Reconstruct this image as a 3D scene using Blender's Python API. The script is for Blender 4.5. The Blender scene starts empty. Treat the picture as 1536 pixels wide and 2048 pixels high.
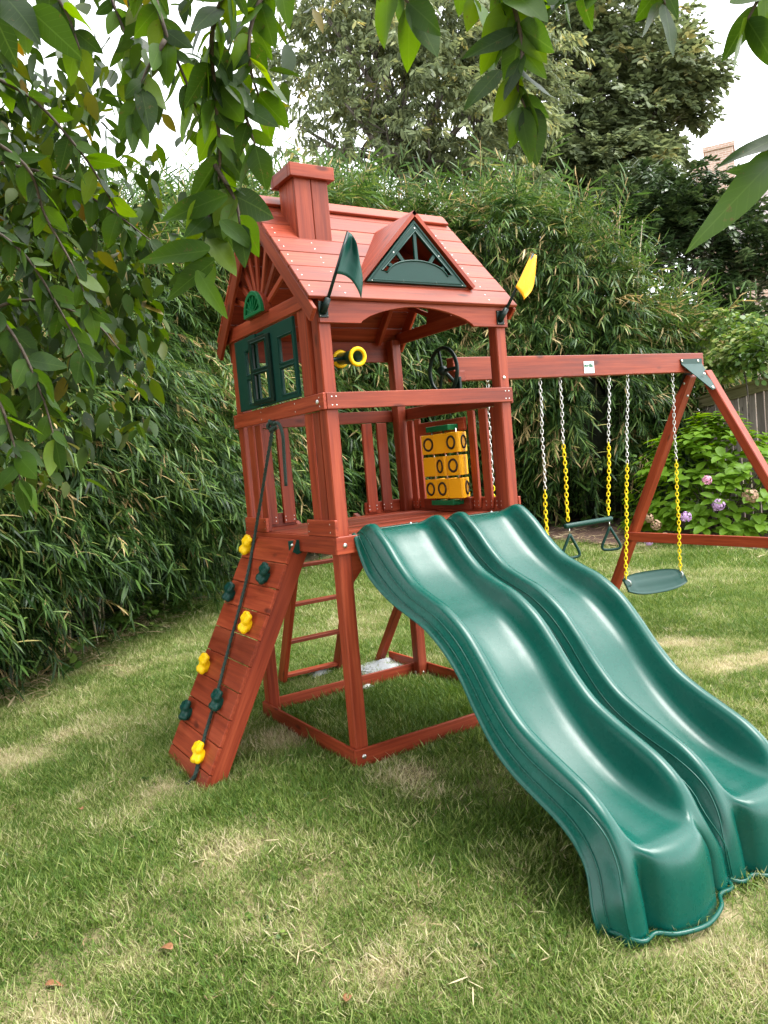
import bpy, bmesh, math, random
import numpy as np
from mathutils import Vector, Matrix
random.seed(7); rng = np.random.default_rng(11)
SC = bpy.context.scene; COL = SC.collection
# ------------------------------------------------------------------ camera, sky, sun, exposure
CAM = Vector((-1.8725, -3.4545, 1.5516)); FPX = 1550.07
def rotm(rx, ry, rz):
    return Matrix.Rotation(rz, 3, 'Z') @ Matrix.Rotation(rx, 3, 'X') @ Matrix.Rotation(ry, 3, 'Z')
RM = rotm(1.5075, -0.0865, -0.5598)
cd = bpy.data.cameras.new('camera'); cam = bpy.data.objects.new('camera', cd); COL.objects.link(cam)
cam.matrix_world = Matrix.Translation(CAM) @ RM.to_4x4()
cd.sensor_fit = 'VERTICAL'; cd.sensor_height = 36.0; cd.lens = 36.0 * FPX / 2048; cd.clip_start = .05; cd.clip_end = 500
SC.camera = cam
SUN_EL, SUN_AZ = math.radians(62), math.radians(125)
wd = bpy.data.worlds.new('World'); SC.world = wd; wd.use_nodes = True
wn = wd.node_tree; bg = wn.nodes['Background']
sky = wn.nodes.new('ShaderNodeTexSky'); sky.sky_type = 'NISHITA'; sky.sun_disc = False
sky.sun_elevation = SUN_EL; sky.sun_rotation = SUN_AZ; sky.air_density = 1.0; sky.dust_density = 1.0; sky.ozone_density = 1.0
hs = wn.nodes.new('ShaderNodeHueSaturation'); hs.inputs['Saturation'].default_value = .1
wn.links.new(sky.outputs[0], hs.inputs['Color']); wn.links.new(hs.outputs[0], bg.inputs[0]); bg.inputs[1].default_value = .15
ld = bpy.data.lights.new('sun', 'SUN'); ld.energy = .95; ld.angle = math.radians(30); ld.color = (1, .97, .92)
sun = bpy.data.objects.new('sun', ld); COL.objects.link(sun)
sdir = Vector((math.sin(SUN_AZ) * math.cos(SUN_EL), math.cos(SUN_AZ) * math.cos(SUN_EL), math.sin(SUN_EL)))
sun.rotation_euler = sdir.to_track_quat('Z', 'Y').to_euler(); sun.location = (0, 0, 20)
VS = SC.view_settings; VS.view_transform = 'Standard'; VS.look = 'None'; VS.gamma = 1; VS.use_curve_mapping = False
VS.exposure = 2.45
SC.cycles.max_bounces = 5; SC.cycles.diffuse_bounces = 3; SC.cycles.transparent_max_bounces = 4; SC.cycles.use_denoising = True
# ------------------------------------------------------------------ measuring helpers
def raydir(u, v):
    return RM @ Vector(((u - 768) / FPX, -(v - 1024) / FPX, -1))
def at(u, v, depth): return CAM + raydir(u, v) * depth
def on(u, v, ax, val):
    d = raydir(u, v); i = 'xyz'.index(ax); return CAM + d * ((val - CAM[i]) / d[i])
def gz(x, y):
    x = np.asarray(x, float); y = np.asarray(y, float)
    z = -.095 * np.clip(-x - .08, 0, 1.4) - .115 * np.clip(-y - .05, 0, 2.1)
    s = (x - 2.5) * .53 + (y - 2.5) * .85
    z = z + .035 * np.clip(s, 0, 9)
    return z + .012 * np.sin(x * 1.3 + 1) * np.sin(y * 1.1 + .4) * np.clip(np.hypot(x - .6, y - .6) - 1, 0, 1)
def ground(u, v):
    d = raydir(u, v); lo, hi = .5, 60
    for k in np.linspace(.8, 60, 1200):
        p = CAM + d * k
        if p.z < gz(p.x, p.y): return p
    return CAM + d * 60
# ------------------------------------------------------------------ object helpers
def tag(o, label=None, cat=None, group=None, kind=None):
    if label: o['label'] = label
    if cat: o['category'] = cat
    if group: o['group'] = group
    if kind: o['kind'] = kind
    return o
def thing(name, loc, label, cat, group=None):
    o = bpy.data.objects.new(name, None); COL.objects.link(o); o.location = loc; o.empty_display_size = .1
    return tag(o, label, cat, group)
def par(o, p):
    if p is not None:
        o.parent = p
        q = p; loc = Vector((0, 0, 0)); M = Matrix.Identity(4); chain = []
        while q is not None: chain.append(q); q = q.parent
        for q in reversed(chain): M = M @ q.matrix_parent_inverse @ q.matrix_basis
        o.matrix_parent_inverse = M.inverted()
    return o
def link(name, me, mat, parent=None, mw=None, smooth=False):
    o = bpy.data.objects.new(name, me); COL.objects.link(o)
    if mat is not None and len(me.materials) == 0: me.materials.append(mat)
    if mw is not None: o.matrix_basis = mw
    if smooth: me.polygons.foreach_set('use_smooth', [True] * len(me.polygons))
    return par(o, parent)
def bm_mesh(bm, name):
    me = bpy.data.meshes.new(name); bm.normal_update(); bm.to_mesh(me); bm.free(); return me
def pyd(name, V, F, mat=None, parent=None, mw=None, smooth=False, uv=None):
    me = bpy.data.meshes.new(name); me.from_pydata([tuple(map(float, v)) for v in V], [], F); me.update()
    return link(name, me, mat, parent, mw, smooth)
def frame(o, x, y):
    x = Vector(x).normalized(); y = Vector(y); y = (y - x * y.dot(x)).normalized(); z = x.cross(y)
    M = Matrix((x, y, z)).transposed().to_4x4(); M.translation = Vector(o); return M
def box_mesh(name, l, w, t, bev=.003):
    bm = bmesh.new(); bmesh.ops.create_cube(bm, size=1)
    for v in bm.verts: v.co = Vector((v.co.x * l, v.co.y * w, v.co.z * t))
    if bev: bmesh.ops.bevel(bm, geom=list(bm.edges), offset=min(bev, .3 * min(l, w, t)), segments=1, affect='EDGES')
    return bm_mesh(bm, name)
def board(name, parent, a, b, w, t, wdir, mat, bev=.003):
    a, b = Vector(a), Vector(b)
    return link(name, box_mesh(name, (b - a).length, w, t, bev), mat, parent, frame((a + b) / 2, b - a, wdir))
def box(name, parent, X, Y, Z, mat, bev=.003):
    c = Vector(((X[0] + X[1]) / 2, (Y[0] + Y[1]) / 2, (Z[0] + Z[1]) / 2)); s = [abs(X[1] - X[0]), abs(Y[1] - Y[0]), abs(Z[1] - Z[0])]
    k = s.index(max(s)); ax = [Vector((1, 0, 0)), Vector((0, 1, 0)), Vector((0, 0, 1))]; j = (k + 1) % 3; m = (k + 2) % 3
    return link(name, box_mesh(name, s[k], s[j], s[m], bev), mat, parent, frame(c, ax[k], ax[j]))
def prism(name, parent, pts, t, M, mat, bev=.002, holes=(), smooth=False):
    """outline pts in local XY, thickness t centred in local Z"""
    bm = bmesh.new()
    if holes:
        es = []
        for loop in [pts] + list(holes):
            vs = [bm.verts.new((p[0], p[1], -t / 2)) for p in loop]
            es += [bm.edges.new((vs[i], vs[(i + 1) % len(vs)])) for i in range(len(vs))]
        bmesh.ops.triangle_fill(bm, edges=es, use_beauty=True)
        fs = list(bm.faces)
    else:
        fs = [bm.faces.new([bm.verts.new((p[0], p[1], -t / 2)) for p in pts])]
    r = bmesh.ops.extrude_face_region(bm, geom=fs)
    for g in r['geom']:
        if isinstance(g, bmesh.types.BMVert): g.co.z += t
    bmesh.ops.recalc_face_normals(bm, faces=bm.faces)
    if bev:
        ee = [e for e in bm.edges if len(e.link_faces) == 2 and e.calc_face_angle(0) > .6]
        bmesh.ops.bevel(bm, geom=ee, offset=bev, segments=1, affect='EDGES')
    return link(name, bm_mesh(bm, name), mat, parent, M, smooth)
def crom(P, n):
    P = np.asarray(P, float); Q = np.vstack([2 * P[0] - P[1], P, 2 * P[-1] - P[-2]]); out = []
    for i in range(1, len(Q) - 2):
        for t in np.linspace(0, 1, n, endpoint=False):
            a, b, c, d = Q[i - 1], Q[i], Q[i + 1], Q[i + 2]
            out.append(.5 * ((2 * b) + (c - a) * t + (2 * a - 5 * b + 4 * c - d) * t * t + (3 * b - a - 3 * c + d) * t ** 3))
    out.append(P[-1]); return np.array(out)
def tube_vf(P, r, n=8, V=None, F=None, caps=True, closed=False):
    P = [Vector(p) for p in P]; r = [r] * len(P) if not hasattr(r, '__len__') else list(r)
    V = [] if V is None else V; F = [] if F is None else F; b = len(V); N = len(P)
    up = Vector((0, 0, 1)); nx = None
    for i in range(N):
        if closed: d = (P[(i + 1) % N] - P[i - 1]).normalized()
        else: d = (P[min(i + 1, N - 1)] - P[max(i - 1, 0)]).normalized()
        if nx is None: nx = d.orthogonal().normalized()
        nx = (nx - d * nx.dot(d)).normalized(); ny = d.cross(nx)
        for k in range(n):
            a = 2 * math.pi * k / n; V.append(P[i] + (nx * math.cos(a) + ny * math.sin(a)) * r[i])
    for i in range(N if closed else N - 1):
        i2 = (i + 1) % N
        for k in range(n): F.append((b + i * n + k, b + i * n + (k + 1) % n, b + i2 * n + (k + 1) % n, b + i2 * n + k))
    if caps and not closed:
        F.append(tuple(b + k for k in reversed(range(n)))); F.append(tuple(b + (N - 1) * n + k for k in range(n)))
    return V, F
def tube(name, parent, P, r, mat, n=8, closed=False):
    V, F = tube_vf(P, r, n, closed=closed); return pyd(name, V, F, mat, parent, smooth=True)
def lathe(name, parent, prof, M, mat, n=20):
    """profile (radius, z) turned round local Z"""
    V, F = [], []
    for r, z in prof:
        for k in range(n): a = 2 * math.pi * k / n; V.append((r * math.cos(a), r * math.sin(a), z))
    for i in range(len(prof) - 1):
        for k in range(n): F.append((i * n + k, i * n + (k + 1) % n, (i + 1) * n + (k + 1) % n, (i + 1) * n + k))
    return pyd(name, V, F, mat, parent, M, smooth=True)
def bolt(parent, p, nrm, mat, r=.009, name='bolt'):
    M = frame(p, Vector(nrm).orthogonal(), Vector(nrm).cross(Vector(nrm).orthogonal())); 
    return lathe(name, parent, [(.0001, .005), (r * .6, .0045), (r, .002), (r * 1.05, -.002)], M, mat, 10)
# ------------------------------------------------------------------ materials
def newmat(name):
    m = bpy.data.materials.new(name); m.use_nodes = True; nt = m.node_tree; return m, nt, nt.nodes['Principled BSDF']
def N(nt, t, **kw):
    n = nt.nodes.new(t)
    for k, v in kw.items(): setattr(n, k, v)
    return n
def ramp(nt, fac, stops):
    r = N(nt, 'ShaderNodeValToRGB'); e = r.color_ramp.elements
    while len(e) < len(stops): e.new(.5)
    for el, (p, c) in zip(e, stops): el.position = p; el.color = (*c, 1)
    nt.links.new(fac, r.inputs[0]); return r.outputs[0]
def noise(nt, vec, scale, detail=4, rough=.55):
    n = N(nt, 'ShaderNodeTexNoise'); n.inputs['Scale'].default_value = scale; n.inputs['Detail'].default_value = detail; n.inputs['Roughness'].default_value = rough
    if vec is not None: nt.links.new(vec, n.inputs['Vector'])
    return n.outputs['Fac']
def mapping(nt, out, scale, loc=None):
    m = N(nt, 'ShaderNodeMapping'); m.inputs['Scale'].default_value = scale; nt.links.new(out, m.inputs['Vector'])
    if loc is not None: nt.links.new(loc, m.inputs['Location'])
    return m.outputs[0]
def mix(nt, fac, a, b, mode='MIX'):
    m = N(nt, 'ShaderNodeMix', data_type='RGBA', blend_type=mode)
    for i, x in ((0, fac), (6, a), (7, b)):
        if hasattr(x, 'default_value'): nt.links.new(x, m.inputs[i])
        else: m.inputs[i].default_value = x if i == 0 else (*x, 1)
    return m.outputs[2]
def bump(nt, h, strength, dist, bs):
    b = N(nt, 'ShaderNodeBump'); b.inputs['Strength'].default_value = strength; b.inputs['Distance'].default_value = dist
    nt.links.new(h, b.inputs['Height']); nt.links.new(b.outputs[0], bs.inputs['Normal'])
def math_(nt, op, a, b=None, clamp=False):
    m = N(nt, 'ShaderNodeMath', operation=op, use_clamp=clamp)
    for i, x in enumerate((a, b)):
        if x is None: continue
        if hasattr(x, 'default_value'): nt.links.new(x, m.inputs[i])
        else: m.inputs[i].default_value = x
    return m.outputs[0]
def wood_mat(name, dark, mid, light, rough=.5, grain=1.0, knots=True):
    m, nt, bs = newmat(name)
    tc = N(nt, 'ShaderNodeTexCoord').outputs['Object']; oi = N(nt, 'ShaderNodeObjectInfo')
    off = N(nt, 'ShaderNodeVectorMath', operation='SCALE'); off.inputs[0].default_value = (13, 7, 5); nt.links.new(oi.outputs['Random'], off.inputs['Scale'])
    g = noise(nt, mapping(nt, tc, (2.2, 55, 55), off.outputs[0]), 1, 5, .62)
    g2 = noise(nt, mapping(nt, tc, (1.1, 9, 9), off.outputs[0]), 1, 3, .5)
    f = math_(nt, 'ADD', math_(nt, 'MULTIPLY', g, .6 * grain), math_(nt, 'MULTIPLY', g2, 1 - .6 * grain))
    c = ramp(nt, f, [(.32, dark), (.5, mid), (.68, light)])
    if knots:
        vo = N(nt, 'ShaderNodeTexVoronoi'); vo.inputs['Scale'].default_value = 1; nt.links.new(mapping(nt, tc, (3.3, 9, 9), off.outputs[0]), vo.inputs['Vector'])
        kf = N(nt, 'ShaderNodeMapRange'); kf.inputs[1].default_value = .08; kf.inputs[2].default_value = .17; kf.inputs[3].default_value = .75; kf.inputs[4].default_value = 0
        nt.links.new(vo.outputs['Distance'], kf.inputs[0])
        c = mix(nt, kf.outputs[0], c, tuple(.35 * x for x in dark))
    br = N(nt, 'ShaderNodeMapRange'); br.inputs[3].default_value = .74; br.inputs[4].default_value = 1.26; nt.links.new(oi.outputs['Random'], br.inputs[0])
    sc = N(nt, 'ShaderNodeVectorMath', operation='SCALE'); nt.links.new(c, sc.inputs[0]); nt.links.new(br.outputs[0], sc.inputs['Scale'])
    nt.links.new(sc.outputs[0], bs.inputs['Base Color'])
    rr = math_(nt, 'ADD', math_(nt, 'MULTIPLY', g2, .25), rough - .12); nt.links.new(rr, bs.inputs['Roughness'])
    bs.inputs['Specular IOR Level'].default_value = .3
    bump(nt, g, .25, .002, bs); return m
WOOD = wood_mat('red_cedar', (.135, .016, .0055), (.245, .036, .0125), (.36, .068, .026), .45)
WEATHERED = wood_mat('weathered_wood', (.10, .085, .07), (.2, .17, .145), (.3, .26, .23), .8)
MOSSY = wood_mat('mossy_wood', (.12, .12, .05), (.24, .22, .11), (.36, .32, .19), .8)
def plastic(name, col, rough=.35, var=.12, bumpy=0.0, scratches=False):
    m, nt, bs = newmat(name); bs.inputs['Specular IOR Level'].default_value = .36 if scratches else .25; tc = N(nt, 'ShaderNodeTexCoord').outputs['Object']
    n = noise(nt, tc, 6, 4); c = mix(nt, n, tuple(x * (1 - var) for x in col), tuple(min(1, x * (1 + var)) for x in col))
    if scratches:
        s = noise(nt, mapping(nt, tc, (40, 2.5, 2.5)), 4, 3, .7)
        sf = N(nt, 'ShaderNodeMapRange'); sf.inputs[1].default_value = .66; sf.inputs[2].default_value = .8; sf.inputs[4].default_value = .25; nt.links.new(s, sf.inputs[0])
        c = mix(nt, sf.outputs[0], c, (.05, .16, .13))
    nt.links.new(c, bs.inputs['Base Color'])
    nr = noise(nt, tc, 25, 5); nt.links.new(math_(nt, 'ADD', math_(nt, 'MULTIPLY', nr, .16), rough - .08), bs.inputs['Roughness'])
    if bumpy: bump(nt, noise(nt, tc, 420, 2), bumpy, .0006, bs)
    return m
SLIDE = plastic('slide_green_plastic', (.0003, .064, .046), .28, .12, .12, True)
GREEN = plastic('dark_green_plastic', (.002, .036, .027), .38)
KELLY = plastic('bright_green_plastic', (.004, .12, .04), .4)
DGREEN = plastic('blackish_green_plastic', (.003, .014, .011), .35)
YELLOW = plastic('yellow_plastic', (.80, .50, .004), .38)
AMBER = plastic('amber_plastic', (.85, .40, .005), .42)
ROPE, nt, bs = newmat('dark_green_rope'); tc = N(nt, 'ShaderNodeTexCoord').outputs['Object']
ch = noise(nt, tc, 240, 2); nt.links.new(ramp(nt, ch, [(.4, (.004, .008, .006)), (.62, (.012, .05, .035))]), bs.inputs['Base Color']); bs.inputs['Roughness'].default_value = .7; bump(nt, ch, .8, .003, bs)
def metal(name, col, rough):
    m, nt, bs = newmat(name); bs.inputs['Base Color'].default_value = (*col, 1); bs.inputs['Metallic'].default_value = 1
    tc = N(nt, 'ShaderNodeTexCoord').outputs['Object']; nt.links.new(math_(nt, 'ADD', math_(nt, 'MULTIPLY', noise(nt, tc, 60), .2), rough - .1), bs.inputs['Roughness']); return m
STEEL = metal('zinc_steel', (.62, .62, .6), .35)
PAPER = plastic('white_print', (.75, .76, .74), .5, .04)
INK = plastic('dark_print', (.03, .018, .012), .6)
INKG = plastic('green_print', (.01, .12, .06), .6)
def leaf_mat(name, stops, trans=.35, rough=.45, spec=.25, bvg=.5):
    """stops: colours from deep green to pale/yellow, picked by the scatter's tint and each leaf's own value"""
    m, nt, bs = newmat(name); L = nt.links
    ti = N(nt, 'ShaderNodeAttribute', attribute_type='INSTANCER', attribute_name='tint'); bv = N(nt, 'ShaderNodeAttribute', attribute_type='GEOMETRY', attribute_name='bv')
    oi = N(nt, 'ShaderNodeObjectInfo')
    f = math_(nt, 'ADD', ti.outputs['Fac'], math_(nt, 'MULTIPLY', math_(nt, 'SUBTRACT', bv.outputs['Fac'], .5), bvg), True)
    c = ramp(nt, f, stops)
    geo = N(nt, 'ShaderNodeNewGeometry'); pn = noise(nt, geo.outputs['Position'], 40, 2)
    c = mix(nt, math_(nt, 'MULTIPLY', pn, .35), c, tuple(x * .55 for x in stops[0][1]))
    L.new(c, bs.inputs['Base Color']); bs.inputs['Roughness'].default_value = rough; bs.inputs['Specular IOR Level'].default_value = spec
    tr = N(nt, 'ShaderNodeBsdfTranslucent'); hsv = N(nt, 'ShaderNodeHueSaturation'); hsv.inputs['Value'].default_value = 1.5; hsv.inputs['Hue'].default_value = .485; hsv.inputs['Saturation'].default_value = 1.1
    L.new(c, hsv.inputs['Color']); L.new(hsv.outputs[0], tr.inputs[0])
    mx = N(nt, 'ShaderNodeMixShader'); mx.inputs[0].default_value = trans; L.new(bs.outputs[0], mx.inputs[1]); L.new(tr.outputs[0], mx.inputs[2])
    L.new(mx.outputs[0], nt.nodes['Material Output'].inputs['Surface']); return m
GRASS = leaf_mat('grass_blades', [(0, (.065, .135, .018)), (.3, (.145, .23, .042)), (.55, (.30, .36, .11)), (.75, (.50, .47, .24)), (1, (.64, .55, .37))], .3, .5, .2, .75)
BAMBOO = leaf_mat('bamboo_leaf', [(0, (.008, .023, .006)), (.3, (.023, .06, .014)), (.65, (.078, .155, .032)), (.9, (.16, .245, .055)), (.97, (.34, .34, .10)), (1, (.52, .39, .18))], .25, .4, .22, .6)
TREE_A = leaf_mat('pale_tree_leaf', [(0, (.075, .10, .05)), (.4, (.15, .19, .095)), (.75, (.25, .29, .13)), (1, (.45, .39, .12))], .35, .5)  # leaf colours of both back trees lifted to paint in haze
TREE_B = leaf_mat('dark_tree_leaf', [(0, (.065, .09, .042)), (.5, (.13, .17, .08)), (.85, (.22, .26, .12)), (1, (.36, .32, .12))], .35, .45, .2)
HOLLY = leaf_mat('glossy_shrub_leaf', [(0, (.02, .04, .014)), (.5, (.045, .08, .026)), (1, (.1, .14, .05))], .2, .28)
VINE = leaf_mat('vine_leaf', [(0, (.03, .07, .012)), (.5, (.08, .16, .025)), (.8, (.2, .28, .06)), (1, (.5, .5, .25))], .3, .4)
STRAW = leaf_mat('dry_bamboo_leaf', [(0, (.2, .13, .06)), (.5, (.42, .32, .17)), (1, (.6, .5, .32))], .2, .6)
HYD = leaf_mat('hydrangea_leaf', [(0, (.13, .25, .02)), (.5, (.28, .45, .045)), (1, (.4, .56, .08))], .45, .45, .2)
def big_leaf_mat(name, stops, trans, veins=True):
    m, nt, bs = newmat(name); L = nt.links
    oi = N(nt, 'ShaderNodeObjectInfo'); bv = N(nt, 'ShaderNodeAttribute', attribute_type='GEOMETRY', attribute_name='bv')
    tc = N(nt, 'ShaderNodeTexCoord').outputs['Object']
    f = math_(nt, 'ADD', math_(nt, 'MULTIPLY', oi.outputs['Random'], .85), math_(nt, 'MULTIPLY', bv.outputs['Fac'], .85), False)
    f = math_(nt, 'FRACT', f)
    c = ramp(nt, f, stops)
    geo = N(nt, 'ShaderNodeNewGeometry'); sp = noise(nt, geo.outputs['Position'], 55, 4, .7)
    sf = N(nt, 'ShaderNodeMapRange'); sf.inputs[1].default_value = .63; sf.inputs[2].default_value = .68; sf.inputs[4].default_value = .75; L.new(sp, sf.inputs[0])
    c = mix(nt, sf.outputs[0], c, (.09, .06, .02))
    pl = noise(nt, geo.outputs['Position'], 18, 3); c = mix(nt, math_(nt, 'MULTIPLY', pl, .45), c, (.03, .06, .012))
    if veins:
        sx = N(nt, 'ShaderNodeSeparateXYZ'); L.new(tc, sx.inputs[0]); ay = math_(nt, 'ABSOLUTE', sx.outputs['Y'])
        sv = math_(nt, 'ABSOLUTE', math_(nt, 'SUBTRACT', math_(nt, 'FRACT', math_(nt, 'MULTIPLY', math_(nt, 'SUBTRACT', sx.outputs['X'], math_(nt, 'MULTIPLY', ay, .7)), 9)), .5))
        v1 = math_(nt, 'LESS_THAN', ay, .011); v2 = math_(nt, 'MULTIPLY', math_(nt, 'LESS_THAN', sv, .05), .45)
        c = mix(nt, math_(nt, 'MULTIPLY', math_(nt, 'MAXIMUM', v1, v2), .16), c, (.12, .2, .05))
    L.new(c, bs.inputs['Base Color']); bs.inputs['Roughness'].default_value = .42; bs.inputs['Specular IOR Level'].default_value = .22
    tr = N(nt, 'ShaderNodeBsdfTranslucent'); hsv = N(nt, 'ShaderNodeHueSaturation'); hsv.inputs['Value'].default_value = 2.3; hsv.inputs['Hue'].default_value = .475; hsv.inputs['Saturation'].default_value = 1.15
    L.new(c, hsv.inputs['Color']); L.new(hsv.outputs[0], tr.inputs[0])
    mx = N(nt, 'ShaderNodeMixShader'); mx.inputs[0].default_value = trans; L.new(bs.outputs[0], mx.inputs[1]); L.new(tr.outputs[0], mx.inputs[2])
    L.new(mx.outputs[0], nt.nodes['Material Output'].inputs['Surface']); return m
LSTOPS = [(0, (.010, .028, .006)), (.4, (.026, .068, .008)), (.75, (.06, .135, .012)), (.95, (.13, .18, .02)), (1, (.32, .2, .03))]
BIGLEAF = big_leaf_mat('overhanging_leaf', LSTOPS, .45); SHADELEAF = big_leaf_mat('overhanging_shaded_leaf', [(p_, tuple(.5 * x for x in c_)) for p_, c_ in LSTOPS], .3, False)  # second leaf material is a darkened copy, shade painted into its colours
def simple(name, stops, scale, rough=.9, b=.6, bd=.02):
    m, nt, bs = newmat(name); geo = N(nt, 'ShaderNodeNewGeometry'); n = noise(nt, geo.outputs['Position'], scale, 6, .65)
    nt.links.new(ramp(nt, n, stops), bs.inputs['Base Color']); bs.inputs['Roughness'].default_value = rough
    if b: bump(nt, n, b, bd, bs)
    return m
SOIL = simple('lawn_soil', [(.3, (.11, .10, .04)), (.5, (.19, .165, .075)), (.7, (.32, .255, .145))], 5)
MULCH = simple('mulch_soil', [(.3, (.035, .018, .012)), (.5, (.085, .045, .03)), (.72, (.17, .10, .07))], 30)
BARK = simple('bark', [(.3, (.04, .034, .028)), (.7, (.13, .11, .09))], 14)
TWIG = simple('twig_bark', [(.3, (.03, .022, .016)), (.7, (.09, .065, .045))], 60, .8, .3, .003)
CANE = simple('bamboo_cane', [(.3, (.10, .085, .04)), (.55, (.24, .2, .11)), (.75, (.36, .31, .2))], 6, .5, 0)
HEDGE_SHADE = simple('hedge_shade_backing', [(.35, (.008, .012, .004)), (.7, (.03, .035, .014))], 5)  # near black backing colour, hedge shade put into the paint
STONE = simple('edging_stone', [(.3, (.14, .11, .085)), (.7, (.33, .28, .23))], 12, .9, .5, .02)
# ------------------------------------------------------------------ leaf and scatter helpers
class Leaves:
    def __init__(s): s.V = []; s.F = []; s.B = []
    def add(s, o, d, n, L, W, bend=.2, fold=0.0, seg=3, prof=None, bv=None):
        o = np.asarray(o, float); d = np.asarray(d, float); d = d / np.linalg.norm(d); n = np.asarray(n, float); n = n - d * (n @ d); n = n / (np.linalg.norm(n) + 1e-9)
        sd = np.cross(d, n); b = len(s.V); bv = random.random() if bv is None else bv
        mid = fold != 0
        for i in range(seg):
            t = i / seg; w = W / 2 * (prof(t) if prof else math.sin(math.pi * min(1, (t * .85 + .12))) ** .8)
            c = o + d * (t * L) - n * (bend * t * t * L)
            s.V += [c - sd * w + n * abs(fold) * w] + ([c] if mid else []) + [c + sd * w + n * abs(fold) * w]
        s.V.append(o + d * L - n * (bend * L)); k = 3 if mid else 2
        for i in range(seg - 1):
            for j in range(k - 1): s.F.append((b + i * k + j, b + i * k + j + 1, b + (i + 1) * k + j + 1, b + (i + 1) * k + j))
        for j in range(k - 1): s.F.append((b + (seg - 1) * k + j, b + (seg - 1) * k + j + 1, b + seg * k))
        s.B += [bv] * (len(s.V) - b)
    def mesh(s, name, mat):
        me = bpy.data.meshes.new(name); me.from_pydata([tuple(v) for v in s.V], [], s.F); me.update()
        a = me.attributes.new('bv', 'FLOAT', 'POINT'); a.data.foreach_set('value', np.array(s.B, np.float32)); me.materials.append(mat)
        me.polygons.foreach_set('use_smooth', [True] * len(me.polygons)); return me
def src(name, me): return bpy.data.objects.new(name, me)
def scatter(name, P, rot, scl, tint, sources, parent=None):
    P = np.asarray(P, np.float32); n = len(P); me = bpy.data.meshes.new(name); me.vertices.add(n); me.vertices.foreach_set('co', P.ravel())
    a = me.attributes.new('rot', 'FLOAT_VECTOR', 'POINT'); a.data.foreach_set('vector', np.asarray(rot, np.float32).ravel())
    a = me.attributes.new('scl', 'FLOAT', 'POINT'); a.data.foreach_set('value', np.asarray(scl, np.float32))
    a = me.attributes.new('tint', 'FLOAT', 'POINT'); a.data.foreach_set('value', np.clip(np.asarray(tint, np.float32), 0, 1.5))
    a = me.attributes.new('pick', 'INT', 'POINT'); a.data.foreach_set('value', rng.integers(0, len(sources), n).astype(np.int32))
    o = bpy.data.objects.new(name, me); COL.objects.link(o)
    ng = bpy.data.node_groups.new(name, 'GeometryNodeTree')
    ng.interface.new_socket('Geometry', in_out='INPUT', socket_type='NodeSocketGeometry'); ng.interface.new_socket('Geometry', in_out='OUTPUT', socket_type='NodeSocketGeometry')
    gi = ng.nodes.new('NodeGroupInput'); go = ng.nodes.new('NodeGroupOutput'); ip = ng.nodes.new('GeometryNodeInstanceOnPoints'); L = ng.links
    g2i = ng.nodes.new('GeometryNodeGeometryToInstance')
    jn = ng.nodes.new('GeometryNodeJoinGeometry')
    for s in sources:
        oi = ng.nodes.new('GeometryNodeObjectInfo'); oi.inputs['Object'].default_value = s; oi.inputs['As Instance'].default_value = True
        L.new(oi.outputs['Geometry'], jn.inputs[0])
    def attr(nm, dt):
        q = ng.nodes.new('GeometryNodeInputNamedAttribute'); q.data_type = dt; q.inputs['Name'].default_value = nm; return q.outputs['Attribute']
    er = ng.nodes.new('FunctionNodeEulerToRotation'); L.new(attr('rot', 'FLOAT_VECTOR'), er.inputs[0])
    L.new(gi.outputs[0], ip.inputs['Points']); L.new(jn.outputs[0], ip.inputs['Instance']); ip.inputs['Pick Instance'].default_value = True
    L.new(attr('pick', 'INT'), ip.inputs['Instance Index']); L.new(er.outputs[0], ip.inputs['Rotation']); L.new(attr('scl', 'FLOAT'), ip.inputs['Scale'])
    L.new(ip.outputs[0], go.inputs[0]); md = o.modifiers.new('scatter', 'NODES'); md.node_group = ng
    o['kind'] = 'stuff'
    return par(o, parent)
def vnoise(x, y, s, seed=0):
    x = np.asarray(x) * s + seed * 17.3; y = np.asarray(y) * s - seed * 9.1
    xi = np.floor(x).astype(int); yi = np.floor(y).astype(int); fx = x - xi; fy = y - yi; fx = fx * fx * (3 - 2 * fx); fy = fy * fy * (3 - 2 * fy)
    h = lambda a, b: np.modf(np.abs(np.sin(a * 127.1 + b * 311.7 + seed) * 43758.5453))[0]
    return (h(xi, yi) * (1 - fx) + h(xi + 1, yi) * fx) * (1 - fy) + (h(xi, yi + 1) * (1 - fx) + h(xi + 1, yi + 1) * fx) * fy
def rnd(a, b): return random.uniform(a, b)
# ================================================================== the setting: lawn, planting bed
def sheet(name, xs, ys, mat, dz=0.0, keep=None):
    V = []; F = []; X, Y = np.meshgrid(xs, ys); Z = gz(X, Y) + dz; nx = len(xs)
    V = np.stack([X, Y, Z], -1).reshape(-1, 3)
    for j in range(len(ys) - 1):
        for i in range(nx - 1): F.append((j * nx + i, j * nx + i + 1, (j + 1) * nx + i + 1, (j + 1) * nx + i))
    return pyd(name, V, F, mat, None, smooth=True)
far = np.array([-90, -60, -40, -25, -16, -12]); fine = np.arange(-9, 14.01, .25); 
lawn = sheet('lawn', np.concatenate([far, fine, [18, 25, 40, 60, 90]]), np.concatenate([far, fine, [18, 25, 40, 60, 90]]), SOIL); tag(lawn, 'green lawn with dry straw coloured patches', kind='structure')
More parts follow.
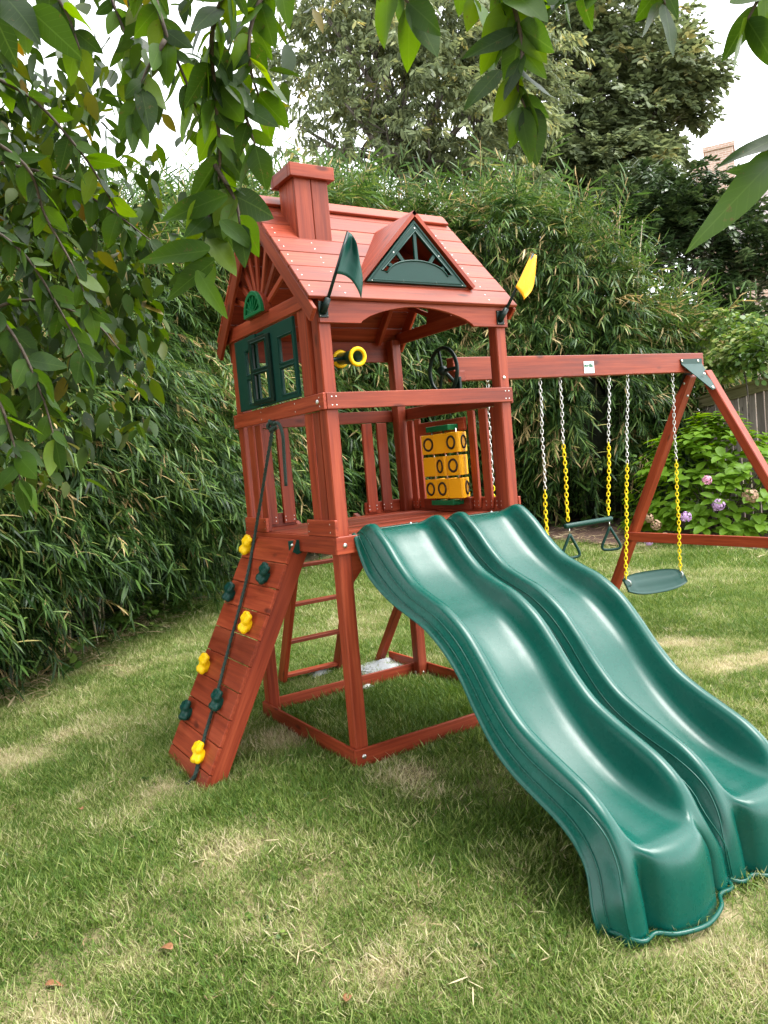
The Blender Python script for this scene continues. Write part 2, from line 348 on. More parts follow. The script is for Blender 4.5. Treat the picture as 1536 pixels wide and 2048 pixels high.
# ================================================================== play tower
W, D, H, p = 1.235, 1.171, 1.2, .074
T = thing('play_tower', (0, 0, 0), 'red stained wooden play tower with pitched roof, chimney and green shutters', 'play tower')
def tb(name, X, Y, Z, mat=WOOD, bev=.003, parent=T): return box(name, parent, X, Y, Z, mat, bev)
t = .02
for (x, y) in ((0, 0), (W - p, 0), (0, D - p), (W - p, D - p)): tb('post', (x, x + p), (y, y + p), (-.08, 2.40), bev=.006)
for X, Y in (((-t, W + t), (-t, -.001)), ((-t, -.001), (0, D)), ((0, W), (D + .001, D + t)), ((W + .001, W + t), (0, 1.62))): tb('base_board', X, Y, (-.07, .091))
board('brace', T, (W - .04, 1.73, -.03), (W - .04, D + .01, .70), .06, .05, (1, 0, 0), WOOD)
# deck
for k in range(10):
    w = (D + .0) / 10; tb('deck_plank', (.002, W - .002), (k * w + .002, (k + 1) * w - .002), (1.178, 1.2 - .001 * (k % 2)))
for X, Y in (((-t, W + t), (-t, -.001)), ((-t, -.001), (0, D)), ((0, W), (D + .001, D + t)), ((W + .001, W + t), (0, D))): tb('deck_rim', X, Y, (1.105, 1.196))
for x in (.085, .6, 1.1): tb('joist', (x, x + .03), (.02, D - .02), (1.11, 1.176))
prism('brace', T, [(.076, 1.104), (.23, 1.104), (.076, .94)], .035, frame((0, .035, 0), (1, 0, 0), (0, 0, 1)), WOOD, .002)
# rails
tb('rail', (0, W), (-t, -.001), (1.842, 1.926)); tb('rail', (-t - .001, -.001), (-t, D + .01), (1.842, 1.926))
tb('rail', (0, W), (D + .001, D + t), (1.835, 1.915)); tb('rail', (W + .001, W + t), (0, D), (1.835, 1.915))
# left side slats and kick boards
for y0, y1 in ((.165, .245), (.085, .15), (.84, .92), (.95, 1.03)): tb('slat', (.001, .02), (y0, y1), (1.2, 1.84))
tb('kick_board', (-t, 0), (-t - .001, .288), (1.198, 1.283)); tb('kick_board', (-t, 0), (.834, 1.155), (1.198, 1.283))
tb('window_post', (-.012, .03), (.098, .2), (1.928, 2.37)); tb('window_post', (-.012, .03), (1.04, 1.12), (1.928, 2.37))
# back slats with the ladder opening between, right side slats round the game panel
for x0, x1 in ((.13, .205), (.25, .335), (.895, .975), (1.015, 1.095)): tb('slat', (x0, x1), (D - .021, D - .001), (1.215, 1.83))
tb('kick_board', (.08, .34), (D + .001, D + t), (1.198, 1.285)); tb('kick_board', (.88, W), (D + .001, D + t), (1.198, 1.285))
for y0, y1 in ((1.01, 1.075), (.925, .985), (.335, .395), (.215, .285), (.12, .175)): tb('slat', (W - .021, W - .001), (y0, y1), (1.215, 1.83))
tb('kick_board', (W + .001, W + t), (0, D), (1.198, 1.285))
for z0, z1 in ((1.712, 1.795), (1.21, 1.285)): tb('panel_board', (W - .045, W - .023), (.40, .905), (z0, z1))
# headers
zh = 2.273
def xat(u, v): return on(u, v, 'y', -.02).x
arch = [(0, 2.394), (0, zh), (.24, zh)]
for k in range(0, 17):
    a = k / 16; x = .25 + a * .72; arch.append((x, zh + .012 + .082 * math.sin(math.pi * a) ** .75))
arch += [(.98, zh), (W, zh), (W, 2.394)]
prism('header', T, arch, .021, frame((0, -.0115, 0), (1, 0, 0), (0, 0, 1)), WOOD, .002)
tb('header', (0, W), (D + .001, D + t), (2.255, 2.394))
tb('tie_beam', (-t - .004, -.001), (.02, D + .03), (2.368, 2.447)); tb('tie_beam', (W + .001, W + t), (.02, D - .02), (2.368, 2.447))
# roof
ez, rz_, ey, ry_ = 2.394, 3.077, -.056, D / 2
x0, x1 = -.065, W + .058
sl = Vector((0, ry_ - ey, rz_ - ez)); Ls = sl.length; su = sl / Ls; nF = Vector((0, -su.z, su.y))
for side in (0, 1):
    S = Vector((0, su.y * (1 if side == 0 else -1), su.z)); nn = Vector((0, -S.z if side == 0 else S.z, abs(S.y)))
    base = Vector((0, ey if side == 0 else D - ey, ez))
    pw = Ls / 7
    for k in range(7):
        c = base + S * ((k + .5) * pw) - nn * (.0095 - .0012 * (k % 2))
        board('roof_plank', T, c + Vector((x0, 0, 0)), c + Vector((x1, 0, 0)), pw - .003, .019, S, WOOD, .003)
    for sgn, xx in ((0, x0 + .012), (1, x1 - .012)):
        c0 = base + S * (-.07 if sgn == 0 else -.005) - nn * .062; c1 = base + S * (Ls - .03) - nn * .062
        board('barge_board', T, c0 + Vector((xx, 0, 0)), c1 + Vector((xx, 0, 0)), .078, .021, nn, WOOD)
    for xx in (.14, W - .14):
        c0 = base + S * .03 - nn * .047; c1 = base + S * (Ls - .03) - nn * .047
        board('rafter', T, c0 + Vector((xx, 0, 0)), c1 + Vector((xx, 0, 0)), .052, .03, nn, WOOD)
    rc = Vector((0, ry_, rz_)) - S * .045 + nn * .012
    board('ridge_cap', T, rc + Vector((x0 + .02, 0, 0)), rc + Vector((x1 - .01, 0, 0)), .088, .018, S, WOOD)
def roofz(y): return ez + (y - ey) * (rz_ - ez) / (ry_ - ey)
# gable sunbursts, both ends
for xg in (-.012, W + .012):
    c = Vector((xg, D / 2 + .055, 2.45))
    for a in (-66, -48, -31, -15, 3, 25, 48, 68):
        th = math.radians(a); d = Vector((0, -math.sin(th), math.cos(th)))
        # run until the roof underside
        s = 0
        while s < .7 and (c + d * s).z < min(roofz((c + d * s).y), roofz(D - (c + d * s).y)) - .06: s += .01
        board('sunburst_slat', T, c + d * .06, c + d * s, .03, .016, (0, d.z, -d.y), WOOD, .002)
    hub = [(.135 * math.cos(a), .135 * math.sin(a)) for a in np.linspace(0, math.pi, 17)]
    prism('sunburst_hub', T, hub, .045, frame((xg + (-.012 if xg < 0 else .012), D / 2 + .055, 2.437), (0, -1, 0), (0, 0, 1)), WOOD, .002)
# half round green fan on the left gable
fan = [(.125 * math.cos(a), .135 * math.sin(a)) for a in np.linspace(0, math.pi, 21)]
hole = [(.098 * math.cos(a), .012 + .098 * math.sin(a)) for a in np.linspace(.06, math.pi - .06, 21)]
MF = frame((-.055, D / 2 + .055, 2.44), (0, -1, 0), (0, 0, 1))
fo = prism('fan_light', T, fan, .022, MF, KELLY, .002, holes=[hole])
prism('fan_panel', fo, [(.11 * math.cos(a), .012 + .11 * math.sin(a)) for a in np.linspace(0, math.pi, 17)], .006, MF @ Matrix.Translation((0, 0, -.004)), KELLY, 0)
for a in (25, 50, 75, 105, 130, 155):
    d = Vector((math.cos(math.radians(a)), math.sin(math.radians(a)), 0))
    board('fan_ray', fo, MF @ Vector((0, .012, .002)), MF @ (Vector((0, .012, .002)) + d * .1), .006, .012, MF.to_3x3() @ Vector((-d.y, d.x, 0)), KELLY, 0)
# chimney
cx0, cx1, cy0, cy1 = .102, .307, .315, .50
zt = 3.115; cm = (cx0 + cx1) / 2; cym = (cy0 + cy1) / 2; ct = .02
ch = prism('chimney', T, [(cy0 + ct, roofz(cy0 + ct) - .03), (cy1 - ct, roofz(cy1 - ct) - .03), (cy1 - ct, zt - .01), (cy0 + ct, zt - .01)], cx1 - cx0 - 2 * ct, frame((cm, 0, 0), (0, 1, 0), (0, 0, 1)), WOOD, 0)
for a, b in ((cx0, cm - .001), (cm + .001, cx1)):
    tb('chimney_board', (a, b), (cy0, cy0 + ct - .001), (roofz(cy0) - .03, zt), parent=ch)
    tb('chimney_board', (a, b), (cy1 - ct, cy1), (roofz(cy1) - .03, zt), parent=ch)
for a, b in ((cy0 + ct, cym - .001), (cym + .001, cy1 - ct)):
    for xx in (cx0 + .0095, cx1 - .0095):
        prism('chimney_board', ch, [(roofz(a) - .02, a), (zt, a), (zt, b), (roofz(b) - .02, b)], .019, frame((xx, 0, 0), (0, 0, 1), (0, 1, 0)), WOOD, .002)
for Y in ((cy0 - .03, cy0 - .001), (cy1 + .001, cy1 + .03)): tb('chimney_cap', (cx0 - .032, cx1 + .032), Y, (zt - .008, zt + .062), parent=ch)
for X in ((cx0 - .032, cx0 - .001), (cx1 + .001, cx1 + .032)): tb('chimney_cap', X, (cy0, cy1), (zt - .006, zt + .060), parent=ch)
tb('chimney_cap', (cx0, cx1), (cy0, cy1), (zt + .03, zt + .052), parent=ch)
# dormer
dx, dzb, dza, yd, hw = .655, 2.505, 2.893, .042, .385
for sg in (-1, 1):
    A = Vector((dx, yd - .035, dza)); B = Vector((dx + sg * hw, yd - .035, dzb + .0)); 
    yv = lambda z: ey + (z - ez) * (ry_ - ey) / (rz_ - ez)
    A2 = Vector((dx, yv(dza) + .02, dza)); B2 = Vector((dx + sg * hw, yv(dzb) - .0, dzb))
    nrm = Vector((sg * (dza - dzb), 0, hw)).normalized(); V = []
    for q in (A, B, B2, A2): V += [q, q - nrm * .022]
    F = [(0, 2, 4, 6), (1, 7, 5, 3), (0, 1, 3, 2), (2, 3, 5, 4), (4, 5, 7, 6), (6, 7, 1, 0)]
    if sg < 0: F = [tuple(reversed(f)) for f in F]
    Mo = frame(A, B - A, (0, 1, 0)); Mi = Mo.inverted()
    pyd('dormer_roof', [Mi @ v for v in V], F, WOOD, T, Mo)
tri = [(-.335, 0), (.335, 0), (0, .345)]; MD = frame((dx, yd - .012, dzb - .004), (1, 0, 0), (0, 0, 1))
inn = [(-.232, .062), (-.20, .052)] + [(.20 * -math.cos(a), .04 + .085 * math.sin(a)) for a in np.linspace(.35, math.pi - .35, 13)] + [(.20, .052), (.232, .062), (0, .285)]
dw = prism('dormer_window', T, tri, .022, MD, GREEN, .0025, holes=[inn])
inn2 = [(x * 1.0, y) for x, y in inn]
V, F = tube_vf([MD @ Vector((x, y, .0115)) for x, y in inn2], .0055, 6, closed=True); pyd('molding', V, F, GREEN, dw, smooth=True)
V, F = tube_vf([MD @ Vector((x, y, .0115)) for x, y in ((-.305, .012), (.305, .012), (0, .326))], .005, 6, closed=True); pyd('molding', V, F, GREEN, dw, smooth=True)
for xb, xt_, ztop in ((-.155, -.185, .10), (-.085, -.125, .165), (0, 0, .285), (.085, .125, .165), (.155, .185, .10)):
    board('dormer_ray', dw, MD @ Vector((xb, .085 + (.03 if abs(xb) < .1 else 0), 0)), MD @ Vector((xt_, ztop, 0)), .022, .014, (1, 0, 0), GREEN, .002)
# left window: two side casements and one swung open
def sash(name, parent, M, w, h, holes, th, mat, rim=None):
    o = prism(name, parent, [(0, 0), (w, 0), (w, h), (0, h)], th, M, mat, .003, holes=[[(a, b), (c, b), (c, d), (a, d)] for a, b, c, d in holes])
    for a, b, c, d in holes:
        if rim:
            V, F = tube_vf([M @ Vector((x, y, th / 2)) for x, y in ((a - .008, b - .008), (c + .008, b - .008), (c + .008, d + .008), (a - .008, d + .008))], .0045, 5, closed=True); pyd('molding', V, F, rim, o)
    return o
ML = frame((-.022, 1.03, 1.934), (0, -1, 0), (0, 0, 1))
sh = sash('shutter', T, ML, .31, .42, [(.16, .035, .24, .17), (.16, .205, .24, .335)], .018, GREEN, GREEN)
MR = frame((-.022, .60, 1.934), (0, -1, 0), (0, 0, 1))
sash('shutter', T, MR, .38, .42, [(.195, .035, .355, .17), (.195, .205, .355, .335)], .018, GREEN, GREEN)
tb('shutter_rail', (-.02, -.002), (.6, .72), (2.335, 2.354), GREEN); tb('shutter_rail', (-.02, -.002), (.6, .72), (1.934, 1.95), GREEN)
fx = -.04
while (Vector((fx, on(502, 735, 'x', fx).y)) - Vector((-.036, .50))).length > .27 and fx > -.35: fx -= .005
fy = on(502, 735, 'x', fx).y
MC = frame((fx, fy, 1.945), (-.036 - fx, .50 - fy, 0), (0, 0, 1))
sash('shutter', T, MC, .26, .375, [(.045, .03, .215, .17), (.045, .205, .215, .345)], .016, DGREEN, GREEN)
# bolts and screws
for q in ((.03, -.022, .05), (.03, -.022, 1.15), (W - .03, -.022, 1.15)): bolt(T, q, (0, -1, 0), STEEL, .012)
bolt(T, (-.024, .04, 1.885), (-1, 0, 0), STEEL, .012); bolt(T, (-.024, -.03 + .055, 2.385), (-1, 0, 0), STEEL, .012)
bolt(T, (W - .04, -.001, 1.985), (0, -1, 0), STEEL, .01); bolt(T, (W - p - .001, D - .03, .03), (-1, 0, 0), STEEL, .01); bolt(T, (W - p + .035, D - p - .001, .03), (0, -1, 0), STEEL, .01)
V, F = [], []
def screw(pp, nrm, r=.0055):
    nrm = Vector(nrm).normalized(); a = nrm.orthogonal().normalized(); b2 = nrm.cross(a); b = len(V)
    V.append(Vector(pp) + nrm * .0018)
    for k in range(6): V.append(Vector(pp) + a * r * math.cos(k * 1.047) + b2 * r * math.sin(k * 1.047) + nrm * .0006)
    for k in range(6): F.append((b, b + 1 + k, b + 1 + (k + 1) % 6))
S = su
for k in range(7):
    for xx in (x0 + .035, .155, W - .125):
        for f in (.3, .7): screw(Vector((xx + rnd(-.008, .008), ey, ez)) + S * ((k + f + rnd(-.05, .05)) * Ls / 7) + nF * (.0008 + .0012 * (k % 2)), nF, .0036)
for xx in (.03, .055, W - .03, W - .055):
    for zz in (1.862, 1.905): screw((xx, -t - .0005, zz), (0, -1, 0), .004)
for yy in (.02, D - .02, .3, .75):
    for zz in (1.862, 1.905): screw((-t - .0015, yy, zz), (-1, 0, 0), .004)
for yy in (.27, .03, .85, 1.13):
    for zz in (1.22, 1.262): screw((-t - .0005, yy, zz), (-1, 0, 0), .004)
for yy in (.345, .385, .22, .27, .13, .17, .93, .98, 1.02, 1.06):
    for zz in (1.235, 1.26): screw((W - .0215, yy, zz), (-1, 0, 0), .004)
for xx in (.9, .96, 1.02, 1.08, .14, .19, .26, .32):
    for zz in (1.235, 1.26): screw((xx, D - .0215, zz), (0, -1, 0), .004)
for xx, zz in ((-.30, .008), (.30, .008), (0, .30), (-.1, .012), (.12, .012), (-.15, .16), (.15, .16)): screw(MD @ Vector((xx, zz, .0115)), (0, -1, 0), .0045)
so = pyd('screws', V, F, STEEL, T); so['kind'] = 'stuff'
# ================================================================== climbing wall, rope
rt = Vector((-.05, .404, 1.178)); th = 1.0877; rd = Vector((-math.cos(th), 0, -math.sin(th))); rw, rp = .64, .145
rn = Vector((-math.sin(th), 0, math.cos(th)))
RW = thing('climbing_wall', (-.72, .72, float(gz(-.72, .72))), 'sloping red plank climbing wall with yellow and green hand holds', 'climbing wall')
for k in range(10):
    c = rt + rd * ((k + .5) * rp) - rn * .01
    board('plank', RW, c + Vector((0, -.0, 0)), c + Vector((0, rw, 0)), rp - .004, .02, rd, WOOD, .003)
for y in (.404 + .01, .404 + rw - .045):
    c0 = rt + rd * .0 - rn * .066; c1 = rt + rd * (rp * 10 + .02) - rn * .066
    board('side_rail', RW, c0 + Vector((0, y - .404 + .018, 0)), c1 + Vector((0, y - .404 + .018, 0)), .09, .036, rn, WOOD)
br = prism('bracket', RW, [(0, 0), (.10, 0), (.10, -.065), (.05, -.08), (0, -.05)], .006, frame((-.085, .408, 1.17), (1, 0, 0), (0, 0, 1)), GREEN, .001)
for q in ((-.065, .404, 1.145), (-.005, .404, 1.145)): bolt(RW, q, (0, -1, 0), STEEL, .009)
def bake(o):
    dg = bpy.context.evaluated_depsgraph_get(); me = bpy.data.meshes.new_from_object(o.evaluated_get(dg)); return me
def blob_mesh(name, balls, vox=.006, sm=4):
    bm = bmesh.new()
    for x, y, z, r in balls:
        bmesh.ops.create_icosphere(bm, subdivisions=2, radius=r, matrix=Matrix.Translation((x, y, z)))
    me = bm_mesh(bm, name); o = bpy.data.objects.new(name, me); COL.objects.link(o)
    m = o.modifiers.new('r', 'REMESH'); m.mode = 'VOXEL'; m.voxel_size = vox
    m2 = o.modifiers.new('s', 'SMOOTH'); m2.factor = .5; m2.iterations = sm
    bpy.context.view_layer.update(); r = bake(o); bpy.data.objects.remove(o); r.name = name
    r.polygons.foreach_set('use_smooth', [True] * len(r.polygons)); return r
hold_balls = [(0, -.012, .014, .034), (-.026, .03, .03, .017), (-.024, .012, .034, .018), (.0, .034, .032, .016), (.026, .028, .03, .017), (.024, .008, .034, .018), (0, -.03, .034, .019), (-.026, -.03, .026, .019), (.024, -.034, .026, .018), (0, .006, .03, .02)]
HM = {c: blob_mesh('climbing_hold', hold_balls) for c in 'yg'}
HM['y'].materials.append(YELLOW); HM['g'].materials.append(GREEN)
def onramp(u, v, off=0):
    d = raydir(u, v); p0 = rt + rn * off; s = (p0 - CAM).dot(rn) / d.dot(rn); return CAM + d * s
for c, u, v in (('y', 495, 1090), ('y', 494, 1245), ('y', 410, 1327), ('y', 399, 1505), ('g', 530, 1147), ('g', 461, 1184), ('g', 436, 1400), ('g', 374, 1421)):
    q = onramp(u, v, .02); q = q - rn * (q - rt).dot(rn)
    o = link('climbing_hold', HM[c], None, RW, frame(q, Vector((0, -1, 0)), -rd) @ Matrix.Rotation(rnd(-.35, .35), 4, 'Z') @ Matrix.Diagonal((1.12, 1.25, 1.15, 1)))
    bolt(o, q + rn * .045, rn, STEEL, .004)
RO = thing('climbing_rope', (-.62, .75, -.05), 'dark green braided rope knotted to the rail and lying down the climbing wall', 'rope')
rp_ = [on(546, 846, 'x', -.012), on(543, 870, 'x', -.04), on(533, 930, 'x', -.055), on(520, 1010, 'x', -.06), on(508, 1080, 'x', -.075)] + [onramp(u, v, .016) for u, v in ((495, 1150), (480, 1212), (455, 1305), (432, 1395), (410, 1470), (398, 1520), (391, 1548), (380, 1564), (368, 1568), (359, 1562), (357, 1550), (362, 1546))]
pts = crom([tuple(q) for q in rp_], 8)
Vr, Fr = [], []
for s in range(3):      # three laid strands
    ph = s * 2.094; L = 0; P2 = []
    for i in range(len(pts)):
        d = Vector(pts[min(i + 1, len(pts) - 1)] - pts[max(i - 1, 0)]).normalized(); a = d.orthogonal().normalized() if i == 0 else (a - d * a.dot(d)).normalized()
        b = d.cross(a)
        if i: L += float(np.linalg.norm(pts[i] - pts[i - 1]))
        P2.append(Vector(pts[i]) + (a * math.cos(ph + L * 75) + b * math.sin(ph + L * 75)) * .0042)
    tube_vf(P2, .0072, 6, Vr, Fr)
pyd('rope', Vr, Fr, ROPE, RO, smooth=True)
tail = [on(546, 850, 'x', -.03), on(556, 846, 'x', -.045), on(565, 868, 'x', -.045), on(568, 910, 'x', -.04), on(572, 972, 'x', -.04)]
tube('rope_tail', RO, crom([tuple(q) for q in tail], 6), .0095, ROPE, 7)
kq = on(544, 852, 'x', -.035); kn = []
for k in range(40):
    a = k / 40 * 4 * math.pi; kn.append(kq + Vector((.016 * math.cos(a * 1.5), .022 * math.cos(a), .024 * math.sin(a) + .006 * math.sin(a / 2))))
tube('knot', RO, kn, .011, ROPE, 6, closed=True)
# ================================================================== ladder at the back
LD = thing('ladder', (.62, 1.75, 0), 'red wooden ladder leaning on the far side of the tower', 'ladder')
lt, lb = Vector((0, D + .05, 1.2)), Vector((0, 1.79, -.07))
for x in (.385, .845): board('rail', LD, lt + Vector((x, 0, 0)), lb + Vector((x, 0, 0)), .085, .034, (0, 1, .45), WOOD)
for z in (.06, .33, .615, .90):
    s = (1.2 - z) / 1.27; c = lt + (lb - lt) * s; board('rung', LD, c + Vector((.403, 0, 0)), c + Vector((.827, 0, 0)), .07, .024, (0, 1, 0), WOOD)
# ================================================================== slides
Cc = [(.03, 1.205), (-.02, 1.232), (-.07, 1.243), (-.12, 1.225), (-.21, 1.155), (-.31, 1.055), (-.42, .97), (-.54, .92), (-.66, .875), (-.79, .79), (-.89, .685), (-.99, .565), (-1.1, .46), (-1.22, .39), (-1.34, .335), (-1.45, .28), (-1.54, .205), (-1.605, .10), (-1.64, 0), (-1.66, -.11), (-1.675, -.23)]
Lc = [(0.0, 1.192), (-.02, 1.175), (-.035, 1.13), (-.065, 1.07), (-.12, .99), (-.22, .92), (-.347, .86), (-.48, .815), (-.6, .77), (-.72, .69), (-.82, .59), (-.91, .46), (-1.01, .34), (-1.12, .26), (-1.25, .2), (-1.36, .15), (-1.44, .09), (-1.49, .01), (-1.52, -.08), (-1.545, -.16), (-1.565, -.25)]
Bc = [(.06, 1.206), (0.01, 1.204), (-.04, 1.185), (-.1, 1.135), (-.18, 1.055), (-.28, .965), (-.4, .885), (-.52, .825), (-.64, .77), (-.76, .68), (-.86, .58), (-.955, .46), (-1.06, .35), (-1.18, .255), (-1.31, .18), (-1.44, .135), (-1.55, .112), (-1.645, .10), (-1.69, .045), (-1.708, -.07), (-1.72, -.24)]
Cc, Lc, Bc = [crom(q, 7) for q in (Cc, Lc, Bc)]
def slide(xo, label):
    o_ = thing('wave_slide', (xo + .28, -1.6, -.19), label, 'slide', 'twin wave slides')
    n = len(Cc); f = np.linspace(0, 1, n); rows = []
    end = np.clip((f - .83) / .1, 0, 1); end = end * end * (3 - 2 * end); nose = np.clip((f - .78) / .08, 0, 1)
    def row(x, P, dy=0): rows.append((x, P + np.stack([np.zeros(n) + dy, np.zeros(n)], -1)))
    mx = lambda A, B, k: A * (1 - np.asarray(k)[..., None]) + B * np.asarray(k)[..., None]
    up = np.array([0, .010])
    fl = .022 * end     # the foot flares out a little
    row(.004 - fl, Lc); row(-.004 - fl, Lc + up * .6); row(.004 - fl, Lc + up * 1.3); row(.016 - fl, Lc + up * 1.5)
    k1 = .26 + .5 * np.clip((f - .62) / .2, 0, 1)
    row(.021 - fl, mx(Lc, Cc, .28 + 0 * f)); row(.029 - fl * .8, mx(Lc, Cc, .31 + 0 * f)); row(.034 - fl * .7, mx(Lc, Cc, .60 + .25 * end)); row(.043 - fl * .5, mx(Lc, Cc, .63 + .25 * end))
    row(.05 - fl * .3, mx(Lc, Cc, .92)); row(.060, Cc + up * .2); row(.078, Cc + up * .5); row(.096, Cc + up * .2)
    g = .05 * end
    row(.108, mx(Cc, Bc, .10 * (1 - end)), g * .3); row(.118, mx(Cc, Bc, .30 - .2 * end), g); row(.132, mx(Cc, Bc, .62 - .2 * end), g * 1.1)
    row(.146, mx(Cc, Bc, .82 + .0 * end), g * .7); row(.165, mx(Cc, Bc, .95), g * .25); row(.20, Bc, g * .1); row(.24, Bc, -.006 * end); row(.285, Bc, -.012 * end)
    flare = lambda a: a + (a - .285) * .09 * end + .02 * end
    full = rows + [(.57 - x, P) for x, P in reversed(rows[:-1])]
    V = []; F = []; m = len(full)
    for x, P in full: V += [(xo + a, y, z) for a, (y, z) in zip(flare(np.broadcast_to(x, n)), P)]
    for j in range(m - 1):
        for i in range(n - 1): F.append((j * n + i, j * n + i + 1, (j + 1) * n + i + 1, (j + 1) * n + i))
    s = pyd('chute', V, F, SLIDE, o_, smooth=True); md = s.modifiers.new('thickness', 'SOLIDIFY'); md.thickness = .006; md.offset = -1
    lip = prism('entry_flange', o_, [(.12, 0), (.45, 0), (.45, .05), (.12, .05)], .006, frame((xo, .015, 1.2075), (1, 0, 0), (0, 1, 0)), SLIDE, .002)
    for q in (.17, .40): bolt(lip, (xo + q, .05, 1.2115), (0, 0, 1), STEEL, .007)
    for kk, dx_ in ((.30 + 0 * f, .022), (.62 + .33 * np.clip((f - .62) / .2, 0, 1) ** 2, .036)):
        Q = mx(Lc, Cc, kk)[3:-4:2]; F2 = np.broadcast_to(fl, n)[3:-4:2]
        for sg_ in (0, 1): tube('ridge', o_, [(xo + a, y, z) for a, (y, z) in zip(flare(np.broadcast_to((dx_ - fl * .9) if not sg_ else .57 - (dx_ - fl * .9), n))[3:-4:2], Q)], .0032, SLIDE, 5)
    ft = [(xo - .006, -1.572, float(gz(.4, -1.57)) + .03)] + [(xo + x, y - .008, float(gz(.4, y)) + .03) for x, y in ((.045, -1.67), (.12, -1.67), (.18, -1.715), (.305, -1.745), (.43, -1.715), (.49, -1.67), (.565, -1.67), (.60, -1.60))]
    tube('foot_rim', o_, crom(ft, 4), .009, SLIDE, 6)
    return o_
slide(.088, 'green plastic wave slide nearer the climbing wall, foot fully in view'); slide(.663, 'green plastic wave slide nearer the swings, running out of the frame')
# ================================================================== swing frame
SF = thing('swing_stand', (3.86, .585, 0), 'red swing beam running from the tower to an A-frame of two slanting legs', 'swing stand')
board('beam', SF, (1.26, .585, 2.115), (3.86, .585, 2.148), .152, .07, (0, 0, 1), WOOD, .004)
box('beam_block', SF, (1.258, 1.335), (.525, .549), (2.035, 2.10), WOOD)
lgb = (Vector((3.82, .655, 2.06)), Vector((3.9, 1.80, -.05))); lgf = (Vector((3.82, .515, 2.06)), Vector((3.9, -.63, -.12)))
for a, b in (lgb, lgf): board('leg', SF, a, b, .088, .074, (1, 0, 0), WOOD, .006)
zc = .675; yb = lambda l: l[0].y + (l[1].y - l[0].y) * (l[0].z - zc) / (l[0].z - l[1].z)
board('crossbar', SF, (3.815, yb(lgb) + .03, zc), (3.815, yb(lgf) - .03, zc), .085, .03, (0, 0, 1), WOOD)
fd = (lgf[1] - lgf[0]).normalized(); fn = Vector((1, 0, 0)).cross(fd); fn = fn if fn.y < 0 else -fn
fp0 = lgf[0] + fn * .041
def onpl(u, v, p0, n): d = raydir(u, v); return CAM + d * ((p0 - CAM).dot(n) / d.dot(n))
def plate(name, parent, P, t, n, mat):
    P = [Vector(q) for q in P]; n = Vector(n).normalized(); k = len(P); V = [q for q in P] + [q + n * t for q in P]
    F = [tuple(range(k - 1, -1, -1)), tuple(range(k, 2 * k))] + [(i, (i + 1) % k, k + (i + 1) % k, k + i) for i in range(k)]
    o = pyd(name, V, F, mat, parent); bm = bmesh.new(); bm.from_mesh(o.data); bmesh.ops.recalc_face_normals(bm, faces=bm.faces); bm.to_mesh(o.data); bm.free(); return o
bk = plate('bracket', SF, [on(u, v, 'y', .546) for u, v in ((1360, 718.6), (1402, 717), (1403, 728), (1362, 729))], .006, (0, -1, 0), GREEN)
lo = [onpl(u, v, fp0, fn) for u, v in ((1430.5, 777), (1424.6, 780))]
plate('bracket', SF, [on(1362, 729, 'y', .545), on(1403, 728, 'y', .545), lo[0], lo[1]], .006, fn, GREEN)
plate('bracket', SF, [Vector((3.72, .632, 2.10)), Vector((3.86, .632, 2.10)), Vector((3.86, .80, 1.86)), Vector((3.80, .80, 1.86))], .006, (0, 1, 0), DGREEN)
for u, v in ((1364, 722), (1396, 722)): bolt(SF, on(u, v, 'y', .54), (0, -1, 0), STEEL, .011)
for u, v in ((1409, 747), (1426, 774)): bolt(SF, onpl(u, v, fp0 + fn * .008, fn), fn, STEEL, .012)
for u, v in ((1368, 767), (1375, 792)): bolt(SF, on(u, v, 'x', 3.776), (-1, 0, 0), STEEL, .011)
# maker's plate on the beam
sc_ = on(1178, 734.5, 'y', .548); bz = math.atan2(.033, 2.6)
SG = thing('sign_plate', sc_, 'small white maker plate with green lettering on the swing beam', 'sign')
MS = frame(sc_, (math.cos(bz), 0, math.sin(bz)), (0, 0, 1))
link('plate', box_mesh('plate', .105, .086, .004, .001), PAPER, SG, MS)
def text(body, size, M, mat, parent, sx=1):
    cu = bpy.data.curves.new('lettering', 'FONT'); cu.body = body; cu.size = size; cu.align_x = 'CENTER'; cu.extrude = .0006; cu.offset = .0012
    o = bpy.data.objects.new('lettering', cu); COL.objects.link(o); bpy.context.view_layer.update(); me = bake(o); bpy.data.objects.remove(o); me.materials.clear()
    return link('lettering', me, mat, parent, M @ Matrix.Diagonal((sx, 1, 1, 1)))
MSf = MS @ Matrix.Translation((0, 0, .0026)) if (MS.to_3x3() @ Vector((0, 0, 1))).y < 0 else MS @ Matrix.Rotation(math.pi, 4, 'Y') @ Matrix.Translation((0, 0, .0026))
if (MSf.to_3x3() @ Vector((1, 0, 0))).x < 0: MSf = MSf @ Matrix.Rotation(math.pi, 4, 'Z')
text('gorilla', .036, MSf @ Matrix.Translation((-.006, .002, 0)), INKG, SG)
link('print_line', box_mesh('print_line', .075, .003, .0006, 0), INK, SG, MSf @ Matrix.Translation((0, -.026, 0)))
